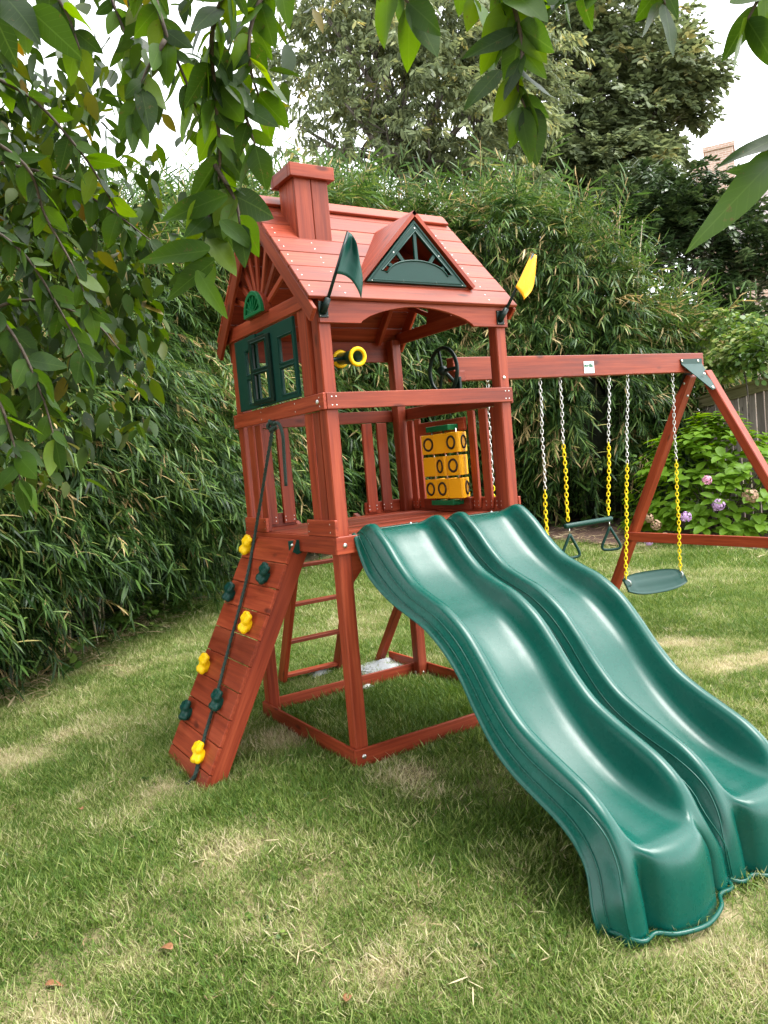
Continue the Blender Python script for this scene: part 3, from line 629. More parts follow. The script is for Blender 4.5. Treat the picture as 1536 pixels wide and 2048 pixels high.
# ================================================================== swings and trapeze
def link_vf(c, d, side, V, F, L=.036, Wd=.018, r=.0031):
    P = []
    for k in range(6): a = math.pi * k / 5; P.append(c + d * (L / 2 - Wd / 2 + math.sin(a) * Wd / 2) + side * (math.cos(a) * Wd / 2))
    for k in range(6): a = math.pi + math.pi * k / 5; P.append(c + d * (-L / 2 + Wd / 2 + math.sin(a) * Wd / 2) + side * (math.cos(a) * Wd / 2))
    tube_vf(P, r, 5, V, F, closed=True)
def chain(parent, a, b, split, y0='chain'):
    a, b = Vector(a), Vector(b); d = (b - a).normalized(); L = (b - a).length; n = int(L / .0285); s1 = d.orthogonal().normalized(); s1 = (Vector((.8, .6, 0)) - d * d.dot(Vector((.8, .6, 0)))).normalized(); s2 = d.cross(s1)
    A = ([], []); B = ([], [])
    for i in range(n):
        c = a + d * ((i + .5) * L / n) + Vector((.004 * math.sin(i * .35), 0, 0)) * (1 if 3 < i < n - 3 else 0); X = A if (i + .5) / n < split else B
        wob = .25 * math.sin(i * .4 + a.x * 9)
        link_vf(c, d, (s1 if i % 2 else s2) * math.cos(wob) + (s2 if i % 2 else -s1) * math.sin(wob), *X, r=.0031 if X is A else .0045, Wd=.018 if X is A else .021)
    pyd('chain', *A, STEEL, parent, smooth=True); pyd('coated_chain', *B, CHAINY, parent, smooth=True)
    hook = [a + Vector((0, 0, .03)) + Vector((.012 * math.cos(q), 0, .016 * math.sin(q))) for q in np.linspace(0, 2 * math.pi, 10)[:-1]]
    tube('hanger', parent, hook, .005, STEEL, 6, closed=True)
CHAINY = plastic('yellow_chain_coating', (.82, .62, .01), .4)
def seat_mesh(M, w, dp, parent):
    ns, nd = 24, 8; V, F = [], []
    for top in (1, -1):
        for i in range(ns + 1):
            s = -1 + 2 * i / ns
            hw = dp / 2 * (1 - .45 * abs(s) ** 3.2)
            for j in range(nd + 1):
                q = -1 + 2 * j / nd; g = 0
                if top > 0 and abs(s) < .72 and (.15 < abs(q) < .62): g = -.005
                V.append((s * w / 2, q * hw, top * .007 + g + .018 * s * s - .004 * q * q))
    n1 = (ns + 1) * (nd + 1)
    for i in range(ns):
        for j in range(nd):
            a = i * (nd + 1) + j; F.append((a, a + nd + 1, a + nd + 2, a + 1)); F.append((n1 + a, n1 + a + 1, n1 + a + nd + 2, n1 + a + nd + 1))
    for i in range(ns):
        for j in (0, nd):
            a = i * (nd + 1) + j; f = (a, n1 + a, n1 + a + nd + 1, a + nd + 1); F.append(f if j else tuple(reversed(f)))
    for j in range(nd):
        for i in (0, ns):
            a = i * (nd + 1) + j; f = (a, a + 1, n1 + a + 1, n1 + a); F.append(f if i else tuple(reversed(f)))
    o = pyd('seat', V, F, GREEN, parent, M, smooth=False)
    for f in o.data.polygons: f.use_smooth = f.index < 2 * ns * nd
    return o
def swing(tl, tr, bl, br, spl, spr, label):
    S_ = thing('swing', (tl + tr) / 2 - Vector((0, 0, 1.6)), label, 'swing', 'belt swings hanging from the beam')
    chain(S_, tl, bl, spl); chain(S_, tr, br, spr); ax = (br - bl)
    M = frame((bl + br) / 2 - Vector((0, 0, .055)), ax, (0, .52, .85)); s = seat_mesh(M, ax.length + .05, .19, S_)
    for q, sg in ((bl, 1), (br, -1)):
        P = [q + Vector((sg * .0, 0, 0)), q + Vector((sg * .012, -.03, -.02)), q + Vector((sg * .02, -.03, -.05)), q + Vector((sg * .02, .02, -.055)), q + Vector((sg * .01, .02, -.02))]
        tube('hanger', S_, P, .0045, STEEL, 5, closed=True)
sy = lambda u, v: on(u, v, 'y', .585)
swing(sy(1255, 757), sy(1345, 755), sy(1252, 1158), sy(1361, 1141), .42, .42, 'green belt swing hanging nearest the A-frame, seat in full view')
tl, tr = sy(975, 768), sy(1080, 762)
swing(tl, tr, Vector((tl.x - .06, .585, .47)), Vector((tr.x - .06, .585, .46)), .45, .49, 'swing with yellow chains nearest the tower, seat hidden behind the slides')
TZ = thing('trapeze_bar', sy(1176, 1110), 'green trapeze bar with two triangular rings on short chains', 'trapeze bar')
chain(TZ, sy(1120, 760), sy(1136, 1042), .46); chain(TZ, sy(1218, 756), sy(1217, 1030), .46)
b0, b1 = sy(1130, 1053), sy(1223, 1037); tube('bar', TZ, [b0, b0 + (b1 - b0) * .02, b1 - (b1 - b0) * .02, b1], [.016, .019, .019, .016], GREEN, 12)
for b, tp in ((b0 + (b1 - b0) * .08, -.012), (b1 - (b1 - b0) * .06, .008)):
    tube('ring_link', TZ, [b + Vector((0, 0, -.015)), b + Vector((.004, 0, -.06))], .005, STEEL, 6)
    c = b + Vector((.004, 0, -.062)); ang = -.35 if tp < 0 else -.6; hx = Vector((math.cos(ang), math.sin(ang), 0))
    tube('ring', TZ, crom([tuple(c + hx * a + Vector((tp * 2 * -z_, 0, z_))) for a, z_ in ((0, 0), (-.03, -.06), (-.066, -.135), (-.06, -.165), (-.02, -.172), (.02, -.172), (.06, -.165), (.066, -.135), (.03, -.06), (0, 0))], 3), .0105, GREEN, 8)
# ================================================================== flags, telescope, wheel, game panel
def coons(lf, md, rt_, dep, n=14, m=14, amp=.035):
    lf, md, rt_ = [crom(np.array(q, float), 8) for q in (lf, md, rt_)]; V = []
    pick = lambda A, s: A[min(len(A) - 1, int(round(s * (len(A) - 1))))]
    for i in range(n + 1):
        s = i / n; a, b, c = pick(lf, s), pick(md, s), pick(rt_, s)
        for j in range(m + 1):
            q = j / m; u = a * (2 * (q - .5) * (q - 1)) + b * (4 * q * (1 - q)) + c * (2 * q * (q - .5))
            V.append(on(u[0], u[1], 'y', dep + amp * math.sin(q * 5 + s * 1.5) * q))
    F = [(i * (m + 1) + j, i * (m + 1) + j + 1, (i + 1) * (m + 1) + j + 1, (i + 1) * (m + 1) + j) for i in range(n) for j in range(m)]
    return V, F
def flag(br, top, lf, md, rt_, mat, label):
    b = on(*br, 'y', -.045); tp = on(*top, 'y', -.12); fl = thing('flag', b, label, 'flag', 'small flags on the tower front')
    box('bracket', fl, (b.x - .027, b.x + .027), (-.029, -.0225), (b.z - .04, b.z + .04), DGREEN, .002)
    d = (tp - b).normalized(); tube('socket', fl, [b - d * .02 + Vector((0, .012, 0)), b + d * .055], [.019, .015], DGREEN, 10)
    tube('pole', fl, [b, tp], .009, DGREEN, 8)
    V, F = coons(lf, md, rt_, -.115, amp=.035 if mat is FG else -.02); o = pyd('cloth', V, F, mat, fl, smooth=True); m = o.modifiers.new('t', 'SOLIDIFY'); m.thickness = .002
    for dx, dz in ((-.021, -.033), (.021, -.033), (-.021, .033), (.021, .033)): bolt(fl, (b.x + dx, -.0292, b.z + dz), (0, -1, 0), STEEL, .003)
FG = plastic('green_flag_cloth', (.003, .05, .036), .4); FY = plastic('yellow_flag_cloth', (.82, .38, .006), .5)
flag((650, 617), (696, 464), [(696, 464), (688, 492), (681, 520), (673, 548)], [(705, 470), (705, 500), (703, 530), (702, 560)], [(713, 484), (719, 520), (725, 560), (722, 597)], FG, 'dark green pennant flag beside the dormer above the climbing wall side')
flag((1005, 634), (1066, 508), [(1063, 507), (1053, 528), (1042, 552), (1031, 574)], [(1069, 509), (1062, 536), (1054, 562), (1043, 589)], [(1073, 511), (1071, 545), (1065, 578), (1048, 600)], FY, 'yellow flag on the corner nearest the swings')
tf, tb_ = on(716.5, 713, 'y', 0.0), on(681, 718, 'y', .2)
TE = thing('toy_telescope', tb_, 'toy telescope with yellow rings inside the tower front', 'telescope')
td = (tf - tb_).normalized(); Mt = frame(tb_, td.orthogonal(), td.cross(td.orthogonal())); Lt = (tf - tb_).length
lathe('tube', TE, [(.03, 0), (.031, .02), (.032, Lt * .45), (.036, Lt * .5), (.038, Lt - .02), (.030, Lt - .01), (.029, Lt * .4), (.0, Lt * .4)], Mt, plastic('telescope_green', (.012, .06, .03), .3), 24)
for z, r in ((Lt - .006, .041), (.0, .038)): 
    c = tb_ + td * z; e1 = td.orthogonal().normalized(); e2 = td.cross(e1)
    tube('ring', TE, [c + (e1 * math.cos(a) + e2 * math.sin(a)) * r for a in np.linspace(0, 2 * math.pi, 25)[:-1]], .011, YELLOW, 8, closed=True)
tube('mount', TE, [tb_ + td * .07, Vector((.06, .05, tb_.z - .03))], .012, DGREEN, 8)
wc = on(885, 742, 'x', 1.12); WH = thing('steering_wheel', wc, 'black toy steering wheel on the tower side towards the swings', 'steering wheel')
tube('rim', WH, [wc + Vector((.006, .142 * math.cos(a), .142 * math.sin(a))) for a in np.linspace(0, 2 * math.pi, 41)[:-1]], .0125, DGREEN, 9, closed=True)
lathe('hub', WH, [(.0001, .03), (.02, .028), (.03, .015), (.034, -.01), (.02, -.03)], frame(wc, (0, 1, 0), (0, 0, -1)), DGREEN, 16)
for a in (80, 180, 290):
    d = Vector((0, math.cos(math.radians(a)), math.sin(math.radians(a)))); board('spoke', WH, wc + d * .02, wc + d * .137, .02, .012, (0, -d.z, d.y), DGREEN, .002)
tube('axle', WH, [wc + Vector((.01, 0, 0)), Vector((W + .005, wc.y, wc.z - .10))], .013, DGREEN, 8)
board('axle_bracket', WH, (W + .0, wc.y, wc.z - .04), (W + .0, wc.y, 1.88), .06, .02, (0, 1, 0), DGREEN)
GP = thing('tic_tac_toe_panel', (W - .07, .57, 1.2), 'yellow tic tac toe game panel of nine turning blocks on the tower rail', 'game panel')
ys = [.692, .565, .438]; zs = [1.352, 1.497, 1.642]; xg = W - .085
for z0, z1, d in ((1.722, 1.757, 0), (1.245, 1.277, 0)): box('holder', GP, (xg - .045, W - .0465), (.46, .70), (z0, z1), KELLY)
def rtri(R, r):
    P = []
    for k in range(3):
        a0 = math.pi + k * 2.0944
        for j in range(5): a = a0 + 1.047 * 1 + (-1.047 + j * 2.094 / 4); P.append((R * math.cos(a0 + 1.047) + r * math.cos(a), R * math.sin(a0 + 1.047) + r * math.sin(a)))
    return P
ang = [[.2, .12, 0], [.12, -.2, .08], [0, 0, .1]]
for i, y in enumerate(ys):
    tube('rod', GP, [(xg, y, 1.27), (xg, y, 1.73)], .006, STEEL, 6)
    for j, z in enumerate(zs):
        M = frame((xg, y, z), (1, 0, 0), (0, 1, 0)) @ Matrix.Rotation(ang[2 - j][i], 4, 'Z')
        b = prism('block', GP, rtri(.062, .014), .126, M, AMBER, .003)
        for k in range(3):
            if (i + j * 2 + k) % 3 == 2: continue
            a = math.pi + k * 2.0944; nd = Vector((math.cos(a), math.sin(a), 0)); sd = Vector((-nd.y, nd.x, 0)); c = nd * .0455
            tube('circle_mark', b, [M @ (c + sd * .038 * math.cos(q) + Vector((0, 0, .038 * math.sin(q)))) for q in np.linspace(0, 2 * math.pi, 25)[:-1]], .0075, INK, 6, closed=True)
# ================================================================== rubbish on the grass
def crumple(name, c, sx, sy_, h, mat, n, label, cat):
    V = []; F = []
    for j in range(n):
        for i in range(n):
            x = (i / (n - 1) - .5); y = (j / (n - 1) - .5); e = max(0, 1 - (2 * abs(x)) ** 2.2) * max(0, 1 - (2 * abs(y)) ** 2.2)
            xx = c.x + x * sx * (1 + .25 * (rnd(0, 1) - .5)); yy = c.y + y * sy_ + .2 * x * sy_
            V.append((xx, yy, float(gz(xx, yy)) + .012 + h * e * (.25 + .75 * (1 - abs(2 * float(vnoise(xx * 7, yy * 7, 1, 6)) - 1)) * (.5 + .5 * float(vnoise(xx * 14, yy * 14, 1, 9))))))
    for j in range(n - 1):
        for i in range(n - 1): F.append((j * n + i, j * n + i + 1, (j + 1) * n + i + 1, (j + 1) * n + i))
    o = pyd(name, V, F, mat); m = o.modifiers.new('t', 'SOLIDIFY'); m.thickness = .002; tag(o, label, cat); return o
PLAS = plastic('clear_plastic_sheet', (.36, .38, .39), .22, .2)
crumple('plastic_sheet', ground(757, 1338), .42, .36, .065, PLAS, 40, 'crumpled clear plastic sheet on the grass behind the tower', 'plastic sheet')
crumple('plastic_sheet', ground(636, 1350), .2, .2, .05, PLAS, 22, 'small crumpled plastic wrap beside the ladder foot', 'plastic sheet')
crumple('paper_scrap', ground(735, 1380), .09, .07, .03, PAPER, 5, 'small white paper scrap inside the base frame', 'paper')
# ================================================================== planting bed, hedge, fence, house
def pip(x, y, poly):
    x = np.asarray(x); y = np.asarray(y); ins = np.zeros(x.shape, bool); n = len(poly)
    for i in range(n):
        x1, y1 = poly[i]; x2, y2 = poly[(i + 1) % n]
        c = ((y1 > y) != (y2 > y)) & (x < (x2 - x1) * (y - y1) / (y2 - y1 + 1e-12) + x1); ins ^= c
    return ins
gxy = lambda u, v: tuple(ground(u, v)[:2])
edge_px = [(-500, 1650), (-150, 1455), (0, 1385), (100, 1340), (240, 1270), (330, 1235), (440, 1180), (520, 1155), (620, 1130), (760, 1105), (900, 1088), (1060, 1080), (1140, 1087), (1230, 1095), (1300, 1093), (1420, 1093), (1560, 1103), (1800, 1110)]
edge = [gxy(*q) for q in edge_px]
lawn_poly = edge + [(11, -4), (-7, -6)]
foot_px = [(-420, 1600), (-150, 1450), (0, 1382), (100, 1336), (240, 1266), (330, 1230), (440, 1176), (520, 1146), (620, 1112), (760, 1082), (900, 1062), (1100, 1050), (1216, 1048), (1290, 1040), (1360, 1030), (1420, 1020)]
foot = [Vector(ground(*q)) for q in foot_px]
top_px = [230, 310, 370, 390, 415, 420, 425, 415, 405, 400, 415, 430, 490, 555, 600, 640]
tops = []
for f, (u, v), tv in zip(foot, foot_px, top_px):
    d = raydir(u - (v - tv) * .085, tv); k = math.hypot(f.x - CAM.x, f.y - CAM.y) / math.hypot(d.x, d.y); tops.append(CAM.z + d.z * k)
# mulch bed sheet
bed_poly = [gxy(*q) for q in ((900, 1086), (1060, 1080), (1140, 1087), (1230, 1095), (1300, 1093), (1420, 1093), (1560, 1103), (1800, 1110))] + [(foot[-1].x + 4, foot[-1].y - 4), (foot[-1].x + 3, foot[-1].y + 3), (foot[10].x + 1, foot[10].y + 3)]
xs_ = np.arange(3, 15, .2); ys_ = np.arange(-3, 15, .2); V = []; F = []; idx = {}
for i, x in enumerate(xs_[:-1]):
    for j, y in enumerate(ys_[:-1]):
        if pip(np.array([x + .1]), np.array([y + .1]), bed_poly)[0]:
            f = []
            for a, b in ((i, j), (i + 1, j), (i + 1, j + 1), (i, j + 1)):
                if (a, b) not in idx: idx[(a, b)] = len(V); V.append((xs_[a], ys_[b], float(gz(xs_[a], ys_[b])) + .03 + .02 * float(vnoise(xs_[a], ys_[b], 2.1))))
                f.append(idx[(a, b)])
            F.append(tuple(f))
bed = pyd('planting_bed', V, F, MULCH, None, smooth=True); tag(bed, 'dark mulch planting bed along the hedge', kind='structure')
# --- bamboo sprays
def spray(name, n, L, droop, leafL, mat=BAMBOO, wd=.1):
    lv = Leaves()
    for i in range(n):
        s = (i + .6) / n; o = np.array([L * s, rnd(-.02, .02), .10 * s - droop * s * s]); sg = 1 if i % 2 else -1
        dd = np.array([rnd(.3, .95), sg * rnd(.1, .95), -rnd(.1, 1.1) * (.6 + droop)]); ll = leafL * rnd(.5, 1.2)
        lv.add(o, dd, (rnd(-.3, .3), rnd(-.3, .3), 1), ll, ll * wd, bend=rnd(.05, .35), seg=3)
    V, F = tube_vf([(0, 0, 0), (L * .4, 0, .04 - droop * .16), (L * .8, 0, .08 - droop * .64), (L, 0, .1 - droop)], .0022, 3)
    b = len(lv.V); lv.V += [np.array(v) for v in V]; lv.F += [tuple(b + k for k in f) for f in F]; lv.B += [.9] * len(V)
    return src(name, lv.mesh(name, mat))
SPR = [spray('bamboo_spray', 15, .34, .22, .18), spray('bamboo_spray', 12, .3, .32, .2), spray('bamboo_spray', 20, .46, .12, .15), spray('bamboo_spray', 13, .26, .4, .2), spray('bamboo_spray', 9, .22, .1, .22), spray('bamboo_spray', 22, .55, .3, .14), spray('bamboo_spray', 7, .16, .2, .2)]
SPU = [spray('bamboo_tip', 16, .5, -.05, .16), spray('bamboo_tip', 20, .6, .05, .15)]
def hedge(i0, i1, n, scale, label, name='bamboo_hedge', canes=60, dens_low=.12):
    A = foot[i0:i1 + 1]; TT = tops[i0:i1 + 1]; c0 = sum((Vector(a) for a in A), Vector()) / len(A)
    Hd = thing(name, (c0.x, c0.y, c0.z), label, 'bamboo hedge')
    seg = [(A[k + 1] - A[k]).length for k in range(len(A) - 1)]; cum = np.concatenate([[0], np.cumsum(seg)]); tot = cum[-1]
    def loc(u):
        k = min(len(seg) - 1, int(np.searchsorted(cum, u, side='right') - 1)); f = (u - cum[k]) / seg[k]
        q = A[k].lerp(A[k + 1], f); d = (A[k + 1] - A[k]).normalized(); nn = Vector((d.y, -d.x, 0)).normalized()
        if nn.dot(Vector((CAM.x, CAM.y, 0)) - Vector((q.x, q.y, 0))) < 0: nn = -nn
        return q, nn, TT[k] * (1 - f) + TT[k + 1] * f
    P = []; R = []; S = []; Tn = []
    def bulge(u, h): return .12 + .55 * math.sin(math.pi * min(1, h * 1.05)) ** .8 + .95 * (float(vnoise(u, h * 5, .9, 3)) - .5) + .3 * (float(vnoise(u, h * 5, 2.7, 5)) - .5)
    for k in range(n):
        u = random.random() * tot; q, nn, zt = loc(u); h = random.random() ** .92
        if h < .04 + .22 * float(vnoise(u, 1, 1.3, 21)) and random.random() > dens_low: continue
        zt2 = zt + 1.3 * (float(vnoise(u, 0, .8, 8)) - .5); z = q.z + h * (zt2 - q.z)
        off = bulge(u, h) - abs(random.gauss(0, .22)); yaw = math.atan2(nn.y, nn.x) + random.gauss(0, .75)
        P.append((q.x + nn.x * off, q.y + nn.y * off, z)); R.append((rnd(-.5, .5), rnd(-.35, .55) - (.5 if h > .93 else 0), yaw)); S.append(scale * rnd(.6, 1.3))
        tn = .18 + .34 * float(vnoise(u, h * 5, .8, 2)) + .3 * h + random.gauss(0, .14)  # tint rises with height: light on the hedge top painted into leaf colour
        if float(vnoise(u * 1.7, h * 9, 1.3, 12)) > .8 and random.random() < .3: tn = rnd(1, 1.4)
        if random.random() < .02: tn = rnd(1, 1.3)
        Tn.append(tn)
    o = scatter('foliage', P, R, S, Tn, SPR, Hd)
    # upright tips along the crest
    P = []; R = []; S = []; Tn = []
    for k in range(int(n / 9)):
        u = random.random() * tot; q, nn, zt = loc(u); zt2 = zt + 1.3 * (float(vnoise(u, 0, .8, 8)) - .5); off = rnd(-.6, .25)
        P.append((q.x + nn.x * off, q.y + nn.y * off, zt2 - rnd(.05, .6))); R.append((rnd(-3, 3), -rnd(.3, 1.5), rnd(0, 6.3))); S.append(scale * rnd(.7, 1.6)); Tn.append(rnd(.5, .85))
    scatter('crest_foliage', P, R, S, Tn, SPU, Hd)
    # dark backing sheet standing in for the shaded depth of the hedge
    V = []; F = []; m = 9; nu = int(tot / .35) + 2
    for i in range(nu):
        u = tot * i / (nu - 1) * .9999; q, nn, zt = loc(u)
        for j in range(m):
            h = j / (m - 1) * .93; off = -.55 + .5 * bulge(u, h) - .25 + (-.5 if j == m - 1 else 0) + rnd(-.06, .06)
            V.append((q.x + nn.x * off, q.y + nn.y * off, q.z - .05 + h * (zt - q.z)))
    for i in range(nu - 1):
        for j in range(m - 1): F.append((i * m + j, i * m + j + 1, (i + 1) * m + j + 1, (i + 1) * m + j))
    co = pyd('shade_backing', V, F, HEDGE_SHADE, Hd, smooth=True); co.modifiers.new('t', 'SOLIDIFY').thickness = .3; co['kind'] = 'stuff'
    for k in range(canes):
        u = random.random() * tot * .999; q, nn, zt = loc(u); off = -rnd(-.12, .5); lean = Matrix.Rotation(random.gauss(0, .05), 4, 'X') @ Matrix.Rotation(random.gauss(0, .05), 4, 'Y')
        link('cane', random.choice(CANES), None, Hd, Matrix.Translation((q.x + nn.x * off, q.y + nn.y * off, float(gz(q.x + nn.x * off, q.y + nn.y * off)) - .03)) @ lean @ Matrix.Diagonal((scale, scale, rnd(.75, 1.0) * (zt - q.z) / 4, 1)))
    return Hd
CANES = []
for k in range(4):
    P = []; r = []
    for i in range(14):
        z = i * .28; P.append((.03 * math.sin(z * .8 + k), .03 * math.sin(z * .6 + 2 * k), z)); r.append(.011 - .0004 * i)
        P.append((P[-1][0], P[-1][1], z + .008)); r.append(.0135 - .0004 * i); P.append((P[-1][0], P[-1][1], z + .018)); r.append(.0108 - .0004 * i)
    V, F = tube_vf(P, r, 6); me = bpy.data.meshes.new('cane'); me.from_pydata([tuple(v) for v in V], [], F); me.materials.append(CANE); me.polygons.foreach_set('use_smooth', [True] * len(F)); CANES.append(me)
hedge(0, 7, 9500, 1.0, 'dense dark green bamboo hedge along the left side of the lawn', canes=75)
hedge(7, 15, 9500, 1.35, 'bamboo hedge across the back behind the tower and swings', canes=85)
# --- tall bamboo shoots standing above the back hedge
for k, (u, v0, v1, dp) in enumerate(((1105, 480, 395, 13.5), (1185, 520, 425, 13), (1240, 500, 400, 13), (1285, 540, 440, 12.5), (1130, 520, 440, 13), (690, 430, 372, 14), (745, 430, 385, 14))):
    b = at(u - 5, v0 + 160, dp); tp = at(u, v1, dp); lab = ['tall bamboo shoot just right of the tower roof, leftmost above the back hedge', 'bamboo shoot above the swing beam sign, between two taller shoots', 'tallest bamboo shoot above the back hedge, over the swings', 'rightmost bamboo shoot above the back hedge, near the A-frame', 'short bamboo shoot beside the yellow flag above the hedge', 'bamboo shoot rising behind the wooden chimney', 'bamboo shoot rising behind the roof ridge by the dormer'][k]
    s_ = thing('bamboo_shoot', b, lab, 'bamboo', 'bamboo shoots above the back hedge'); tube('stem', s_, [b, (b + tp) / 2 + Vector((rnd(-.1, .1), 0, 0)), tp], [.02, .014, .005], CANE, 5)
    n = 26; P = []; R = []
    for i in range(n): f = (i + 1) / n; P.append(tuple(b.lerp(tp, f))); R.append((rnd(-1, 1), -rnd(.3, 1.0), rnd(0, 6.3)))
    scatter('leaves', P, R, [1.1 * rnd(.6, 1.1) * (1.05 - .45 * (i / n)) for i in range(n)], [rnd(.5, .8) for i in range(n)], SPU, s_)
# --- fence
fa, fb = at(1400, 797, 12.6), at(1640, 727, 10.6); fd_ = Vector((fb.x - fa.x, fb.y - fa.y, 0)); fl_ = fd_.length; fd_ /= fl_; fnn = Vector((fd_.y, -fd_.x, 0)); fnn = fnn if fnn.dot(CAM - fa) > 0 else -fnn
FE = thing('board_fence', (fa.x, fa.y, float(gz(fa.x, fa.y))), 'weathered grey vertical board fence with a mossy top rail', 'fence')
nb = int(fl_ / .145); zt0, zt1 = fa.z, fb.z
for k in range(nb):
    f = (k + .5) / nb; q = fa.lerp(fb, f); z0 = float(gz(q.x, q.y)) - .05; dj = fnn * rnd(-.006, .006)
    board('fence_board', FE, Vector((q.x, q.y, z0)) + dj, Vector((q.x, q.y, q.z - .08)) + dj, .136, .02, fd_, WEATHERED)
board('top_rail', FE, fa + fnn * .035 - Vector((0, 0, .09)), fb + fnn * .035 - Vector((0, 0, .09)), .15, .04, (0, 0, 1), MOSSY)
board('cap_rail', FE, fa + fnn * .02, fb + fnn * .02, .14, .035, fnn, MOSSY)
# --- house beyond
BRICK, nt, bs = newmat('pale_brick'); bt = N(nt, 'ShaderNodeTexBrick'); bt.inputs['Scale'].default_value = 1; bt.inputs['Brick Width'].default_value = .23; bt.inputs['Row Height'].default_value = .075; bt.inputs['Mortar Size'].default_value = .01
bt.inputs['Color1'].default_value = (.42, .26, .2, 1); bt.inputs['Color2'].default_value = (.5, .36, .29, 1); bt.inputs['Mortar'].default_value = (.55, .5, .45, 1)
tco = N(nt, 'ShaderNodeTexCoord'); mp = N(nt, 'ShaderNodeMapping'); mp.inputs['Rotation'].default_value = (math.pi / 2, 0, 0); nt.links.new(tco.outputs['Object'], mp.inputs[0]); nt.links.new(mp.outputs[0], bt.inputs['Vector']); nt.links.new(bt.outputs[0], bs.inputs['Base Color']); bs.inputs['Roughness'].default_value = .9
SLATE, nt, bs = newmat('slate_roof'); bt = N(nt, 'ShaderNodeTexBrick'); bt.inputs['Brick Width'].default_value = .3; bt.inputs['Row Height'].default_value = .2; bt.inputs['Mortar Size'].default_value = .012; bt.inputs['Scale'].default_value = 1
bt.inputs['Color1'].default_value = (.2, .17, .17, 1); bt.inputs['Color2'].default_value = (.3, .25, .25, 1); bt.inputs['Mortar'].default_value = (.08, .07, .07, 1); tco = N(nt, 'ShaderNodeTexCoord'); nt.links.new(tco.outputs['Object'], bt.inputs['Vector']); nt.links.new(bt.outputs[0], bs.inputs['Base Color']); bs.inputs['Roughness'].default_value = .8
hx = raydir(1536, 1024); hx = Vector((hx.x, hx.y, 0)).normalized(); hs_ = Vector((hx.y, -hx.x, 0))   # away from the camera, and to its right
c1 = at(1490, 700, 28); HO = thing('brick_house', (c1.x, c1.y, 0), 'pale brick house with slate roof and tall chimney beyond the fence', 'house')
eave = at(1536, 478, 28).z; ridge = at(1536, 330, 31).z
def hb(name, s0, s1, d0, d1, z0, z1, mat, par_=HO):
    c = c1 + hs_ * ((s0 + s1) / 2) + hx * ((d0 + d1) / 2); c.z = (z0 + z1) / 2
    return link(name, box_mesh(name, abs(s1 - s0), abs(d1 - d0), z1 - z0, .01), mat, par_, frame(c, hs_, hx))
hb('wall', .2, 10, 0, 8, -.5, eave, BRICK)
r0 = c1 - hs_ * .1 - hx * .4; r0.z = eave - .1; rs = (hx * 4.4 + Vector((0, 0, ridge - eave + .1)))
Mr = frame(r0 + hs_ * 5.2 + rs / 2, hs_, rs); rf = link('roof', box_mesh('roof', 10.6, rs.length, .12, 0), SLATE, HO, Mr)
r1 = c1 + hx * 8.4; r1.z = eave - .1; rs2 = (-hx * 4.4 + Vector((0, 0, ridge - eave + .1)))
link('roof', box_mesh('roof', 10.6, rs2.length, .12, 0), SLATE, HO, frame(r1 + hs_ * 5.1 + rs2 / 2, hs_, rs2))
zc0 = at(1450, 300, 29).z
chm = hb('chimney', -1.55, -.02, 1, 2.4, -.5, zc0 - .45, BRICK); hb('chimney_stack', -1.0, -.04, 1.1, 2.3, zc0 - .45, zc0 - .05, BRICK, chm); hb('chimney_cap', -1.06, .02, 1.02, 2.38, zc0 - .05, zc0 + .12, BRICK, chm)
hb('flue_step', -1.6, -.98, .95, 2.45, zc0 - .45, zc0 - .33, BRICK, chm)
# ================================================================== trees and shrubs
def twigmesh(name, n, L, leafL, ratio, hang, mat, spread=.8):
    lv = Leaves()
    for i in range(n):
        s = (i + .5) / n; o = np.array([L * s, rnd(-.05, .05), rnd(-.04, .04) - .12 * s * s]); sg = 1 if i % 2 else -1
        dd = np.array([rnd(.2, .8), sg * rnd(.2, spread), -rnd(.2, 1.0) * hang + rnd(0, .3) * (1 - hang)]); ll = leafL * rnd(.7, 1.15)
        lv.add(o, dd, (rnd(-.5, .5), rnd(-.5, .5), 1), ll, ll * ratio, bend=rnd(.0, .3), seg=3)
    V, F = tube_vf([(-.12, 0, 0), (L * .5, 0, -.03), (L, 0, -.12)], .006, 3); b = len(lv.V); lv.V += [np.array(v) for v in V]; lv.F += [tuple(b + k for k in f) for f in F]; lv.B += [0] * len(V)
    return src(name, lv.mesh(name, mat))
TWA = [twigmesh('pale_twig', 20, .45, .17, .30, .95, TREE_A), twigmesh('pale_twig', 16, .38, .16, .32, .8, TREE_A), twigmesh('pale_twig', 24, .5, .16, .3, 1.0, TREE_A)]
TWB = [twigmesh('dark_twig', 20, .4, .14, .55, .4, TREE_B), twigmesh('dark_twig', 16, .34, .14, .6, .3, TREE_B)]
TWH = [twigmesh('glossy_twig', 18, .3, .12, .42, .1, HOLLY), twigmesh('glossy_twig', 14, .26, .13, .4, .2, HOLLY)]
TWV = [twigmesh('vine_twig', 12, .3, .09, .75, .5, VINE), twigmesh('vine_twig', 9, .24, .1, .8, .6, VINE)]
